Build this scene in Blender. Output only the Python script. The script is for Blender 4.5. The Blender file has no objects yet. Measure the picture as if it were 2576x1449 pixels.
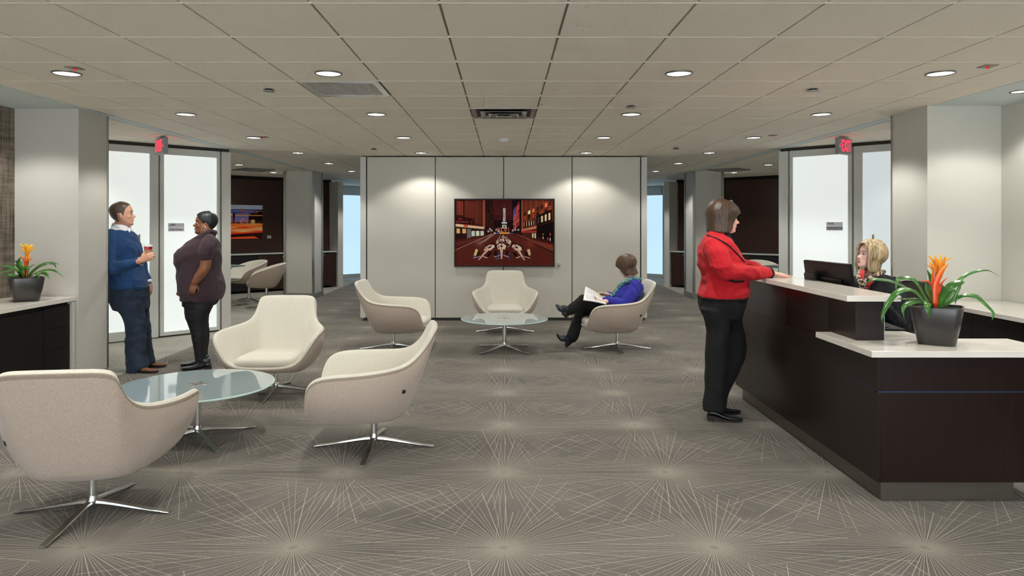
import bpy, math, random
import numpy as np
from mathutils import Vector, Matrix, noise as mnoise
sc = bpy.context.scene
COL = sc.collection
F, CX, HY, EYE, CEIL = 1772.0, 1267.0, 562.0, 1.5, 2.543
PI = math.pi
R = math.radians
# ---------------------------------------------------------------- camera
cam_d = bpy.data.cameras.new('camera'); cam = bpy.data.objects.new('camera', cam_d); COL.objects.link(cam)
cam.location = (0, 0, EYE); cam.rotation_euler = (PI/2, 0, 0)
cam_d.sensor_width = 36; cam_d.lens = F/2576*36
cam_d.shift_x = (1288-CX)/2576; cam_d.shift_y = -(724.5-HY)/2576
cam_d.clip_start = 0.05
sc.camera = cam
# ---------------------------------------------------------------- world, exposure
w = bpy.data.worlds.new('world'); sc.world = w; w.use_nodes = True
w.node_tree.nodes['Background'].inputs[0].default_value = (0.86, 0.93, 1.0, 1)
w.node_tree.nodes['Background'].inputs[1].default_value = 3.8
sc.view_settings.view_transform = 'Standard'; sc.view_settings.look = 'None'
sc.view_settings.exposure = 0.66; sc.view_settings.gamma = 1.0; sc.view_settings.use_curve_mapping = False
sc.cycles.max_bounces = 4; sc.cycles.diffuse_bounces = 3; sc.cycles.glossy_bounces = 2
sc.cycles.use_adaptive_sampling = True; sc.cycles.adaptive_threshold = 0.1; sc.cycles.adaptive_min_samples = 12
sc.cycles.transmission_bounces = 4; sc.cycles.transparent_max_bounces = 6
sc.cycles.sample_clamp_indirect = 4.0; sc.cycles.caustics_reflective = False; sc.cycles.caustics_refractive = False
sc.cycles.use_denoising = True
DOWN_W = 38.0          # watts of one main downlight
DOWN_COL = (1.0, 0.985, 0.93)
# ---------------------------------------------------------------- helpers
def P(px, py, Y):
    return Vector(((px-CX)*Y/F, Y, EYE-(py-HY)*Y/F))

def lin(c):
    return tuple(((v/255)/12.92 if v/255 <= .04045 else ((v/255+.055)/1.055)**2.4) for v in c)

def mat(name, col, rough=.5, metal=0., amt=0., scale=20., stretch=(1, 1, 1), bump=0., bscale=60., coat=0., spec=.5, emis=None, estr=0., col2=None, sheen=0., ior=None, wtex=False):
    m = bpy.data.materials.new(name); m.use_nodes = True
    nt = m.node_tree; b = nt.nodes['Principled BSDF']
    b.inputs['Roughness'].default_value = rough; b.inputs['Metallic'].default_value = metal
    b.inputs['Specular IOR Level'].default_value = spec
    b.inputs['Coat Weight'].default_value = coat; b.inputs['Coat Roughness'].default_value = .04
    if ior: b.inputs['IOR'].default_value = ior
    if sheen: b.inputs['Sheen Weight'].default_value = sheen
    b.inputs['Base Color'].default_value = (*col, 1)
    if emis: b.inputs['Emission Color'].default_value = (*emis, 1); b.inputs['Emission Strength'].default_value = estr
    tc = None
    if amt or bump:
        tc = nt.nodes.new('ShaderNodeTexCoord'); mp = nt.nodes.new('ShaderNodeMapping'); mp.inputs['Scale'].default_value = stretch
        nt.links.new(tc.outputs['Object'], mp.inputs['Vector'])
    if amt:
        n = nt.nodes.new('ShaderNodeTexNoise'); n.inputs['Scale'].default_value = scale; n.inputs['Detail'].default_value = 4
        nt.links.new(mp.outputs[0], n.inputs['Vector'])
        r = nt.nodes.new('ShaderNodeValToRGB'); r.color_ramp.elements[0].position = .3; r.color_ramp.elements[1].position = .7
        c2 = col2 or tuple(min(1, c*(1+amt)) for c in col)
        r.color_ramp.elements[0].color = (*[c*(1-amt) for c in col], 1) if not col2 else (*col, 1); r.color_ramp.elements[1].color = (*c2, 1)
        nt.links.new(n.outputs['Fac'], r.inputs['Fac']); nt.links.new(r.outputs[0], b.inputs['Base Color'])
    if bump:
        n2 = nt.nodes.new('ShaderNodeTexNoise'); n2.inputs['Scale'].default_value = bscale; n2.inputs['Detail'].default_value = 3
        nt.links.new(mp.outputs[0], n2.inputs['Vector'])
        bp = nt.nodes.new('ShaderNodeBump'); bp.inputs['Strength'].default_value = bump; bp.inputs['Distance'].default_value = .01
        nt.links.new(n2.outputs['Fac'], bp.inputs['Height']); nt.links.new(bp.outputs[0], b.inputs['Normal'])
    return m

class MB:
    def __init__(s, org=(0, 0, 0)):
        s.v = []; s.f = []; s.mi = []; s.cur = 0; s.o = Vector(org); s.M = Matrix.Identity(4)
    def add(s, vs, fs):
        k = len(s.v)
        for p in vs: s.v.append((s.M @ Vector(p)) - s.o)
        for f in fs: s.f.append([i+k for i in f]); s.mi.append(s.cur)
    def box(s, x0, x1, y0, y1, z0, z1):
        s.add([(x0,y0,z0),(x1,y0,z0),(x1,y1,z0),(x0,y1,z0),(x0,y0,z1),(x1,y0,z1),(x1,y1,z1),(x0,y1,z1)],
              [(0,3,2,1),(4,5,6,7),(0,1,5,4),(1,2,6,5),(2,3,7,6),(3,0,4,7)])
    def prism(s, poly, z0, z1):
        n = len(poly)
        a = sum(poly[i][0]*poly[(i+1) % n][1]-poly[(i+1) % n][0]*poly[i][1] for i in range(n))
        if a < 0: poly = poly[::-1]
        s.add([(x, y, z0) for x, y in poly]+[(x, y, z1) for x, y in poly],
              [tuple(range(n))[::-1], tuple(range(n, 2*n))]+[(i, (i+1) % n, n+(i+1) % n, n+i) for i in range(n)])
    def slab(s, a, b, t0, t1, z0, z1):
        """vertical slab along the line a-b (xy), from offset t0 to t1 to the left of a->b"""
        ax, ay = a; bx, by = b; L = math.hypot(bx-ax, by-ay); nx, ny = -(by-ay)/L, (bx-ax)/L
        s.prism([(ax+nx*t0, ay+ny*t0), (bx+nx*t0, by+ny*t0), (bx+nx*t1, by+ny*t1), (ax+nx*t1, ay+ny*t1)], z0, z1)
    def loft(s, rings, cap=True, closed=True):
        n = len(rings[0]); vs = [p for r in rings for p in r]; fs = []
        for i in range(len(rings)-1):
            for j in range(n if closed else n-1):
                a = i*n+j; b = i*n+(j+1) % n
                fs.append((a, b, b+n, a+n))
        if cap:
            fs.append(tuple(range(n))[::-1]); fs.append(tuple(range((len(rings)-1)*n, len(rings)*n)))
        s.add(vs, fs)
    def cyl(s, c, r, z0, z1, n=24, r1=None):
        r1 = r if r1 is None else r1
        s.loft([[(c[0]+q*math.cos(2*PI*k/n), c[1]+q*math.sin(2*PI*k/n), z) for k in range(n)] for q, z in ((r, z0), (r1, z1))])
    def lathe(s, prof, n=24, c=(0, 0)):
        s.loft([[(c[0]+max(r, 1e-4)*math.cos(2*PI*k/n), c[1]+max(r, 1e-4)*math.sin(2*PI*k/n), z) for k in range(n)] for r, z in prof])
    def limb(s, pts, rad, ref=(0, 1, 0), n=12, capr=True):
        """tapered tube through pts; rad item = r or (along ref, across)"""
        pts = [Vector(p) for p in pts]; rad = [(r, r) if not isinstance(r, tuple) else r for r in rad]
        ref = Vector(ref)
        # smooth resample
        if len(pts) > 2:
            P2, R2 = [], []
            for i in range(len(pts)-1):
                p0 = pts[max(i-1, 0)]; p1 = pts[i]; p2 = pts[i+1]; p3 = pts[min(i+2, len(pts)-1)]
                for k in range(4):
                    t = k/4
                    P2.append(.5*((2*p1)+(p2-p0)*t+(2*p0-5*p1+4*p2-p3)*t*t+(-p0+3*p1-3*p2+p3)*t**3))
                    R2.append(tuple(rad[i][q]*(1-t)+rad[i+1][q]*t for q in (0, 1)))
            P2.append(pts[-1]); R2.append(rad[-1]); pts, rad = P2, R2
        rings = []; m = len(pts)
        def ring(c, T, ra, rb):
            a = ref-T*ref.dot(T)
            if a.length < 1e-3: a = Vector((1, 0, 0))-T*T.x
            a.normalize(); b = T.cross(a)
            return [c+a*ra*math.cos(2*PI*k/n)+b*rb*math.sin(2*PI*k/n) for k in range(n)]
        for i in range(m):
            T = (pts[min(i+1, m-1)]-pts[max(i-1, 0)]).normalized()
            ra, rb = rad[i]
            if i == 0 and capr:
                rr = min(ra, rb)
                for q in (.95, .6): rings.append(ring(pts[0]-T*rr*q, T, ra*math.sqrt(1-q*q)+1e-4, rb*math.sqrt(1-q*q)+1e-4))
            rings.append(ring(pts[i], T, ra, rb))
            if i == m-1 and capr:
                rr = min(ra, rb)
                for q in (.6, .95): rings.append(ring(pts[i]+T*rr*q, T, ra*math.sqrt(1-q*q)+1e-4, rb*math.sqrt(1-q*q)+1e-4))
        s.loft(rings)
    def ball(s, c, rx, ry=None, rz=None, n=12, m=8, M=None):
        ry = ry or rx; rz = rz or rx; c = Vector(c); rings = []
        for i in range(1, m):
            a = PI*i/m
            ring = [Vector((rx*math.sin(a)*math.cos(2*PI*k/n), ry*math.sin(a)*math.sin(2*PI*k/n), -rz*math.cos(a))) for k in range(n)]
            rings.append([c+(M @ q if M else q) for q in ring])
        s.loft(rings)
    def rows(s, rws, fn, n=20, p=2.3):
        """horizontal sections (xl, xr, y, Y, half depth) in photograph units, lofted"""
        rings = []
        rws = [tuple(r) for r in rws]
        dense = []
        for i in range(len(rws)-1):
            r0 = rws[max(i-1, 0)]; r1 = rws[i]; r2 = rws[i+1]; r3 = rws[min(i+2, len(rws)-1)]
            for k in range(3):
                t = k/3
                dense.append(tuple(.5*(2*b+(c-a)*t+(2*a-5*b+4*c-d)*t*t+(-a+3*b-3*c+d)*t**3) for a, b, c, d in zip(r0, r1, r2, r3)))
        dense.append(rws[-1])
        for xl, xr, y, Y, hd in dense:
            A = fn(xl, y, Y); B = fn(xr, y, Y); c = (A+B)/2; a = (B-A)/2
            ring = []
            for k in range(n):
                t = 2*PI*k/n; ct, st = math.cos(t), math.sin(t)
                ring.append(c+a*math.copysign(abs(ct)**(2/p), ct)+Vector((0, hd, 0))*math.copysign(abs(st)**(2/p), st))
            rings.append(ring)
        # rounded caps
        def capring(r, q, up):
            c = sum(r, Vector())/len(r); return [c+(p_-c)*math.sqrt(1-q*q)+Vector((0, 0, up)) for p_ in r]
        r0, r1 = rings[0], rings[-1]
        sgn = 1 if r0[0].z > r1[0].z else -1
        rings = [capring(r0, .9, .02*sgn), capring(r0, .5, .012*sgn)]+rings+[capring(r1, .5, -.006*sgn), capring(r1, .9, -.01*sgn)]
        if sgn > 0: rings = [r[::-1] for r in rings]
        s.loft(rings)
    def mesh(s, name):
        me = bpy.data.meshes.new(name); me.from_pydata([tuple(p) for p in s.v], [], s.f); me.update()
        return me
    def build(s, name, mats, parent=None, smooth=False, bevel=0, sub=0, loc=None, rotz=0, seg=2, voxel=0, sm_it=4, sharp=None):
        me = s.mesh(name)
        mats = mats if isinstance(mats, (list, tuple)) else [mats]
        for m in mats: me.materials.append(m)
        if len(mats) > 1: me.polygons.foreach_set('material_index', s.mi)
        if smooth: me.polygons.foreach_set('use_smooth', [True]*len(me.polygons))
        o = bpy.data.objects.new(name, me); COL.objects.link(o)
        if parent is not None: o.parent = parent
        if loc is not None: o.location = loc
        elif parent is None: o.location = s.o
        elif s.o.length: o.location = s.o-parent.location if abs(parent.rotation_euler.z) < 1e-9 else s.o
        if rotz: o.rotation_euler.z = rotz
        if voxel:
            r = o.modifiers.new('r', 'REMESH'); r.mode = 'VOXEL'; r.voxel_size = voxel; r.use_smooth_shade = True
            if sm_it:
                q = o.modifiers.new('s', 'SMOOTH'); q.factor = .5; q.iterations = sm_it
            dg = bpy.context.evaluated_depsgraph_get(); me2 = bpy.data.meshes.new_from_object(o.evaluated_get(dg))
            o.modifiers.clear(); o.data = me2; me2.name = name
            me2.polygons.foreach_set('use_smooth', [True]*len(me2.polygons))
        if sub:
            q = o.modifiers.new('u', 'SUBSURF'); q.levels = 1; q.render_levels = sub
        if bevel:
            q = o.modifiers.new('b', 'BEVEL'); q.width = bevel; q.segments = seg; q.limit_method = 'ANGLE'; q.angle_limit = R(35)
        if sharp:
            me.set_sharp_from_angle(angle=R(sharp))
        return o

def tag(o, label=None, cat=None, group=None, kind=None):
    if label: o['label'] = label
    if cat: o['category'] = cat
    if group: o['group'] = group
    if kind: o['kind'] = kind
    return o
def thing(name, label, cat, loc=(0, 0, 0), rotz=0, group=None):
    o = bpy.data.objects.new(name, None); COL.objects.link(o); o.location = loc; o.rotation_euler = (0, 0, rotz)
    o.empty_display_size = .1
    return tag(o, label, cat, group)
def struct(o): o['kind'] = 'structure'; return o
def dup(root, loc, rotz, label, group=None):
    r = root.copy(); COL.objects.link(r); r.location = loc; r.rotation_euler = (0, 0, rotz); r['label'] = label
    if group: r['group'] = group
    for ch in list(root.children):
        c = ch.copy(); COL.objects.link(c); c.parent = r
        for g in list(ch.children):
            d = g.copy(); COL.objects.link(d); d.parent = c
    return r
def text(s, size, m, parent, loc, rot, name='lettering', ext=.001, align='LEFT', sx=1, font=None):
    c = bpy.data.curves.new(name, 'FONT'); c.body = s; c.size = size; c.extrude = ext; c.align_x = align; c.align_y = 'CENTER'
    tmp = bpy.data.objects.new(name, c); COL.objects.link(tmp); dg = bpy.context.evaluated_depsgraph_get()
    me = bpy.data.meshes.new_from_object(tmp.evaluated_get(dg)); me.name = name; bpy.data.objects.remove(tmp); bpy.data.curves.remove(c)
    me.materials.clear(); me.materials.append(m); o = bpy.data.objects.new(name, me); COL.objects.link(o); o.parent = parent
    o.location = loc; o.rotation_euler = rot; o.scale = (sx, 1, 1)
    return o
# ---------------------------------------------------------------- materials
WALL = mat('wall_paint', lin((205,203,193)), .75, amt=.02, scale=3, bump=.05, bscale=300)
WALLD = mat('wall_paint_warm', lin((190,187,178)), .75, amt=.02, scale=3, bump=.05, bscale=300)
PANEL = mat('partition_panel', lin((208,204,192)), .6, amt=.015, scale=2)
TRIMLT = mat('panel_edge', lin((212,210,203)), .5, amt=.01, scale=2)
DRY = mat('soffit_light_tint', lin((205,216,215)), .8, amt=.015, scale=4)  # drywall with the cool light put into its blue-green colour
TILE = mat('ceiling_tile_fissured', lin((236,228,213)), .9, amt=.035, scale=160, bump=.25, bscale=220)
GRID = mat('ceiling_grid', lin((150,143,132)), .7, amt=.03, scale=5)
GRIDL = mat('ceiling_grid_light', lin((225,220,208)), .6, amt=.02, scale=5)
BASEB = mat('baseboard_grey', lin((128,127,120)), .5, amt=.04, scale=8)
ALU = mat('aluminium_frame', lin((214,217,213)), .4, .0, amt=.02, scale=4)
ALUD = mat('dark_reveal', lin((45,42,38)), .5, amt=.05, scale=8)
STEEL = mat('brushed_steel', lin((170,168,162)), .28, .95, amt=.05, scale=30, stretch=(8, 8, .4))
BRONZE = mat('steel_corner_trim', lin((150,142,130)), .25, .9, amt=.05, scale=20, stretch=(6, 6, .3))
CHROME = mat('polished_aluminium', lin((222,223,220)), .27, 1., amt=.03, scale=15)
WOOD = mat('espresso_veneer', lin((24,15,12)), .3, amt=.2, scale=30, stretch=(4, 4, .12), bump=.02, bscale=80, col2=lin((36,22,18)), spec=.35)
WOODN = mat('niche_veneer_lit', lin((50,31,24)), .36, amt=.2, scale=30, stretch=(4, 4, .12), bump=.03, bscale=80, col2=lin((68,44,35)))  # lighter brown: light falling in the alcoves is put into the colour
WOODK = mat('black_veneer', lin((20,15,14)), .45, amt=.15, scale=22, stretch=(3, 3, .12), col2=lin((26,20,18)), spec=.25)
DARK = mat('black_cavity', lin((16,14,13)), .7, amt=.1, scale=10)
STONE = mat('pale_quartz', lin((222,216,206)), .12, amt=.04, scale=9, coat=.0, spec=.5, ior=1.32)
STEELK = mat('toe_kick_steel', lin((120,114,104)), .35, .8, amt=.06, scale=10, stretch=(.3, .3, 6))
BLUEL = mat('seam_strip', lin((60,75,110)), .3, .6, amt=.05, scale=10)
FELT = mat('felt_outer_light_tint', lin((172,154,138)), .9, amt=.16, scale=170, bump=.3, bscale=420, col2=lin((196,180,164)), sheen=.25)  # same felt as inside; pinker, darker tone puts the lighting into the colour
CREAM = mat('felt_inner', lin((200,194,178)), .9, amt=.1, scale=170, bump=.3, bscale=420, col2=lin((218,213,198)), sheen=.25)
PIPE = mat('piping', lin((152,136,120)), .8, amt=.1, scale=90)
TAGM = mat('woven_tag', lin((25,24,26)), .7, amt=.1, scale=90)
GTOP = mat('frosted_table_glass', lin((150,166,168)), .04, amt=.01, scale=3, ior=1.75, coat=.5)
GEDGE = mat('glass_edge', lin((190,213,207)), .15, amt=.02, scale=6, ior=1.5)
BLACKP = mat('black_plastic', lin((10,10,11)), .45, spec=.25, amt=.1, scale=30)
LEATHER = mat('dark_leather', lin((46,38,38)), .4, amt=.15, scale=40, bump=.15, bscale=200)
WHITEP = mat('white_plastic', lin((225,225,220)), .4, amt=.02, scale=10)
GREYP = mat('grey_plastic', lin((150,150,148)), .45, amt=.03, scale=10)
LENS = mat('lamp_lens', (1, 1, 1), .4, amt=.02, scale=10, emis=(1, .99, .96), estr=2.2)
LENS2 = mat('lamp_core', (1, 1, 1), .4, amt=.02, scale=10, emis=(1, .97, .9), estr=6)
LRING = mat('lamp_ring', lin((120,118,110)), .3, .6, amt=.03, scale=10)
REDL = mat('exit_letters', lin((230,40,60)), .4, amt=.01, scale=4, emis=lin((255,30,60)), estr=2.0)
REDB = mat('red_strobe', lin((200,40,40)), .3, amt=.02, scale=9, emis=lin((255,50,40)), estr=.25)
SIGNG = mat('sign_grey', lin((214,214,220)), .5, .0, amt=.02, scale=9)
SIGND = mat('sign_grey_dark', lin((140,140,146)), .5, .0, amt=.02, scale=9)
INK = mat('ink', lin((40,40,44)), .6, amt=.02, scale=9)
POTM = mat('pot_charcoal', lin((52,49,47)), .32, amt=.05, scale=60, coat=.15)
SOIL = mat('soil', lin((48,38,30)), .95, amt=.5, scale=90, bump=1, bscale=90)
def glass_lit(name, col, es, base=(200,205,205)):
    return mat(name, lin(base), .12, amt=.01, scale=1, emis=lin(col), estr=es, ior=1.5)  # emission puts the glow of lit rooms behind into the pane
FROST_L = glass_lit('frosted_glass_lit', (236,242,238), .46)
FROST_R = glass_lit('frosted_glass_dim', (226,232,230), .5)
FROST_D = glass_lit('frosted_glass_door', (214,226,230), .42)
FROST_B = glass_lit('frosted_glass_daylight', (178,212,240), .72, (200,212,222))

def carpet(name, base, base2, line, lw, dens):
    m = bpy.data.materials.new(name); m.use_nodes = True; nt = m.node_tree; N = nt.nodes; L = nt.links
    b = N['Principled BSDF']; b.inputs['Roughness'].default_value = .95; b.inputs['Specular IOR Level'].default_value = .15
    b.inputs['Sheen Weight'].default_value = .1
    def mth(op, a, bb=None, c=None):
        n = N.new('ShaderNodeMath'); n.operation = op
        for i, q in enumerate((a, bb, c)):
            if q is None: continue
            if isinstance(q, (int, float)): n.inputs[i].default_value = q
            else: L.new(q, n.inputs[i])
        return n.outputs[0]
    g = N.new('ShaderNodeNewGeometry'); sp = N.new('ShaderNodeSeparateXYZ'); L.new(g.outputs['Position'], sp.inputs[0])
    X, Y = sp.outputs[0], sp.outputs[1]
    SX, SY = .975, .99
    total = None
    for ix in (0, 1):
        for iy in (0, 1):
            x = mth('WRAP', mth('SUBTRACT', X, ix*SX), SX, -SX); y = mth('WRAP', mth('SUBTRACT', Y, 3.26+iy*SY), SY, -SY)
            r = mth('SQRT', mth('ADD', mth('MULTIPLY', x, x), mth('MULTIPLY', y, y)))
            a = mth('MULTIPLY', mth('ARCTAN2', y, x), dens/(2*PI))
            ja = mth('ADD', a, mth('MULTIPLY', mth('SINE', mth('MULTIPLY', a, 1.7)), .22))
            idx = mth('ROUND', ja)
            d = mth('MULTIPLY', mth('MULTIPLY', mth('ABSOLUTE', mth('SUBTRACT', ja, idx)), 2*PI/dens), r)
            wn = N.new('ShaderNodeTexWhiteNoise'); wn.noise_dimensions = '1D'; L.new(mth('ADD', idx, ix*7+iy*3+.5), wn.inputs['W'])
            ln = mth('ADD', mth('MULTIPLY', wn.outputs['Value'], .52), .4)
            k = mth('LESS_THAN', d, lw); k = mth('MULTIPLY', k, mth('LESS_THAN', r, ln))
            k = mth('MULTIPLY', k, mth('MINIMUM', .85, mth('ADD', mth('MULTIPLY', r, 8.0), .2)))
            total = k if total is None else mth('MAXIMUM', total, k)
    mp = N.new('ShaderNodeMapping'); mp.inputs['Scale'].default_value = (1, 3.5, 1); L.new(g.outputs['Position'], mp.inputs[0])
    n1 = N.new('ShaderNodeTexNoise'); n1.inputs['Scale'].default_value = 150; n1.inputs['Detail'].default_value = 3; L.new(mp.outputs[0], n1.inputs['Vector'])
    mp2 = N.new('ShaderNodeMapping'); mp2.inputs['Scale'].default_value = (.35, 1.1, 1); L.new(g.outputs['Position'], mp2.inputs[0])
    n2 = N.new('ShaderNodeTexNoise'); n2.inputs['Scale'].default_value = 2.2; n2.inputs['Detail'].default_value = 5; L.new(mp2.outputs[0], n2.inputs['Vector'])
    f = mth('ADD', mth('MULTIPLY', n1.outputs['Fac'], .75), mth('MULTIPLY', n2.outputs['Fac'], .35))
    rp = N.new('ShaderNodeValToRGB'); rp.color_ramp.elements[0].position = .38; rp.color_ramp.elements[1].position = .72
    rp.color_ramp.elements[0].color = (*base, 1); rp.color_ramp.elements[1].color = (*base2, 1); L.new(f, rp.inputs[0])
    mx = N.new('ShaderNodeMix'); mx.data_type = 'RGBA'; L.new(mth('MULTIPLY', total, .7), mx.inputs[0]); L.new(rp.outputs[0], mx.inputs[6]); mx.inputs[7].default_value = (*line, 1)
    L.new(mx.outputs[2], b.inputs['Base Color'])
    bp = N.new('ShaderNodeBump'); bp.inputs['Strength'].default_value = .5; bp.inputs['Distance'].default_value = .004
    L.new(n1.outputs['Fac'], bp.inputs['Height']); L.new(bp.outputs[0], b.inputs['Normal'])
    return m
CARPET = carpet('carpet_starburst', lin((64,60,55)), lin((124,118,109)), lin((196,188,170)), .0012, 86)
CARPETL = carpet('carpet_pale_starburst', lin((140,137,127)), lin((182,178,166)), lin((70,68,64)), .0014, 44)

def plaid(name):
    m = bpy.data.materials.new(name); m.use_nodes = True; nt = m.node_tree; N = nt.nodes; L = nt.links
    b = N['Principled BSDF']; b.inputs['Roughness'].default_value = .85
    g = N.new('ShaderNodeNewGeometry'); outs = []
    for sc_ in ((1, 1, 90), (1, 60, 1), (1, 2, 14), (1, 14, 1.5)):
        mp = N.new('ShaderNodeMapping'); mp.inputs['Scale'].default_value = sc_; L.new(g.outputs['Position'], mp.inputs[0])
        n = N.new('ShaderNodeTexNoise'); n.inputs['Scale'].default_value = 1.6; n.inputs['Detail'].default_value = 2; L.new(mp.outputs[0], n.inputs['Vector']); outs.append(n.outputs['Fac'])
    acc = outs[0]
    for o in outs[1:]:
        a = N.new('ShaderNodeMath'); a.operation = 'ADD'; L.new(acc, a.inputs[0]); L.new(o, a.inputs[1]); acc = a.outputs[0]
    d = N.new('ShaderNodeMath'); d.operation = 'MULTIPLY'; L.new(acc, d.inputs[0]); d.inputs[1].default_value = .25
    r = N.new('ShaderNodeValToRGB'); r.color_ramp.elements[0].position = .38; r.color_ramp.elements[1].position = .6
    r.color_ramp.elements[0].color = (*lin((62,52,44)), 1); r.color_ramp.elements[1].color = (*lin((150,138,122)), 1)
    L.new(d.outputs[0], r.inputs[0]); L.new(r.outputs[0], b.inputs['Base Color'])
    return m
PLAID = plaid('woven_wallcovering')
# ================================================================ SHELL
EDGE = 3.80            # where the tiled ceiling and dark carpet end, left and right
m = MB(); m.box(-EDGE, EDGE, -3.2, 24.5, -.06, 0); floor = struct(m.build('floor', CARPET))
for s in (-1, 1):
    m = MB(); m.box(min(s*EDGE, s*8.6), max(s*EDGE, s*8.6), -3.2, 24.5, -.06, 0); struct(m.build('floor_aisle', CARPETL))

def clip(poly, nx, ny, d):
    """keep the half plane nx*x+ny*y <= d"""
    out = []
    for i in range(len(poly)):
        a = poly[i]; b = poly[(i+1) % len(poly)]; da = nx*a[0]+ny*a[1]-d; db = nx*b[0]+ny*b[1]-d
        if da <= 0: out.append(a)
        if (da < 0 < db) or (db < 0 < da):
            t = da/(da-db); out.append((a[0]+(b[0]-a[0])*t, a[1]+(b[1]-a[1])*t))
    return out
m = MB(); m.box(-8.6, 8.6, -3.2, 24.5, CEIL+.012, CEIL+.08); ceiling = struct(m.build('ceiling', GRID))
def tile_mesh(dx, dy, name='tile'):
    mm = MB(); mm.box(-dx/2, dx/2, -dy/2, dy/2, 0, .0125); me = mm.mesh(name); me.materials.append(TILE); return me
T = .61
full = tile_mesh(T-.014, T-.004)
Y0 = 3.336-4*T
GR_TILE = (-1.22, 5.47); DF_TILE = (0., 6.69)
far = MB(); n_t = 0
cross = MB()
for j in range(0, 38):
    yc = Y0+(j+.5)*T
    cross.box(-EDGE, EDGE, yc+T/2-.0035, yc+T/2+.0035, CEIL-.0015, CEIL+.0125)
    for i in range(-6, 7):
        xc = i*T; x0 = xc-T/2+.007; x1 = xc+T/2-.007
        x0 = max(x0, -EDGE+.02); x1 = min(x1, EDGE-.02)
        if x1-x0 < .03: continue
        if abs(xc-GR_TILE[0]) < .1 and abs(yc-GR_TILE[1]) < .2: continue
        if abs(xc-DF_TILE[0]) < .1 and abs(yc-DF_TILE[1]) < .2: continue
        if yc > 11.2 or yc < 2.4:
            far.box(x0, x1, yc-T/2+.002, yc+T/2-.002, CEIL, CEIL+.0125); continue
        if i in (-6, 6):
            mm = MB(((x0+x1)/2, yc, CEIL)); mm.box(x0, x1, yc-T/2+.002, yc+T/2-.002, CEIL, CEIL+.0125)
            mm.build('tile', TILE, ceiling)
        else:
            o = bpy.data.objects.new('tile', full); COL.objects.link(o); o.parent = ceiling; o.location = (xc, yc, CEIL)
        n_t += 1
tag(far.build('distant_tiles', TILE, ceiling), kind='stuff')
cross.build('cross_tees', GRIDL, ceiling)
# edge strips and outer ceilings
for s in (-1, 1):
    a, b = sorted((s*(EDGE-.02), s*(EDGE+.11)))
    m = MB(); m.box(a, b, 6.4, 21, CEIL-.004, CEIL+.012); o = struct(m.build('trim_soffit', DRY))
    a, b = sorted((s*(EDGE-.02), s*4.6))
    m = MB(); m.box(a, b, -3.2, 6.86, CEIL-.003, CEIL+.0119); struct(m.build('ceiling_soffit', DRY))
    # rotated aisle tiles
    c45 = math.sqrt(.5); allt = MB(); cnt = 0
    hall = struct(MB((s*5, 12, CEIL+.01)).build('ceiling_aisle', GRID)) if False else None
    mm = MB(); mm.box(min(s*3.92, s*8.5), max(s*3.92, s*8.5), 6.9, 22, CEIL+.006, CEIL+.0118); hall = struct(mm.build('ceiling_aisle', GRID))
    for i in range(-16, 34):
        for j in range(-30, 34):
            u0, v0 = i*T+.05, j*T
            quad = [(u0+.004, v0+.004), (u0+T-.004, v0+.004), (u0+T-.004, v0+T-.004), (u0+.004, v0+T-.004)]
            # left side: wall line Y = X+c ; rotate by 45 deg
            pts = [(s*((u-v)*c45-3.9), (u+v)*c45+6.3) for u, v in quad]
            q = clip(pts, s*-1, 0, -3.93); q = clip(q, s*1, 0, 8.0) if q else q
            q = clip(q, 0, -1, -6.9) if q else q; q = clip(q, 0, 1, 20) if q else q
            if len(q) < 3: continue
            cx_ = sum(p[0] for p in q)/len(q); cy_ = sum(p[1] for p in q)/len(q)
            if cy_ < abs(cx_)*-1+13.76+0 and False: pass
            vis = abs(cx_)*F/cy_ < 1330
            if vis and cy_ < 11.5 and cy_ < 14.2-abs(cx_)+.3 and cnt < 60:
                k = MB((cx_, cy_, CEIL)); k.prism(q, CEIL-.002, CEIL+.0058); k.build('tile', TILE, hall); cnt += 1
            else: allt.prism(q, CEIL-.002, CEIL+.0058)
    tag(allt.build('distant_tiles', TILE, hall), kind='stuff')

def base_strip(name, pts, h=.11, t=.012, s=1):
    m = MB()
    for a, b in zip(pts[:-1], pts[1:]): m.slab(a, b, 0, t*s, 0, h)
    return struct(m.build(name, BASEB, bevel=.004))
# ---- near pillars left and right, with the side walls
for s, nm in ((-1, 'left'), (1, 'right')):
    xi, xo = (-3.86, -4.44) if s < 0 else (3.755, 4.41)
    yf = 6.395 if s < 0 else 6.243; yb = 6.85 if s < 0 else 6.80
    m = MB(); a, b = sorted((xi, s*8.4)); m.box(a, b, yf, yb, 0, CEIL+.01)
    if s > 0:
        pass
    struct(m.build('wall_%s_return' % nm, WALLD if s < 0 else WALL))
    m = MB(); a, b = sorted((xo, xo+s*.12)); m.box(a, b, -3.2, yf, 0, CEIL+.01)
    struct(m.build('wall_%s' % nm, PLAID if s < 0 else WALL))
    # metal corner trim on the far edge of the return
    m = MB(); a, b = sorted((xi-s*.008, xi+s*.05)); m.box(a, b, yb, yb+.022, .0, CEIL)
    struct(m.build('trim_corner', BRONZE, bevel=.003))
    base_strip('baseboard_%s' % nm, [(xi, yf), (xi, yb)], s=-s if False else (1 if s < 0 else 1)) if False else None
    m = MB(); a, b = sorted((xi, xi-s*.014)); m.box(a, b, yf-.0, yb+.012, 0, .1); struct(m.build('baseboard_%s' % nm, BASEB, bevel=.004))
# ---- outer shell
m = MB(); m.box(-8.6, -8.45, -3.2, 24.6, 0, CEIL+.05); struct(m.build('wall_outer_left', WALL))
m = MB(); m.box(8.45, 8.6, -3.2, 24.6, 0, CEIL+.05); struct(m.build('wall_outer_right', WALL))
m = MB(); m.box(-8.6, 8.6, 24.5, 24.65, 0, CEIL+.05); struct(m.build('wall_far', WALL))
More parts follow.
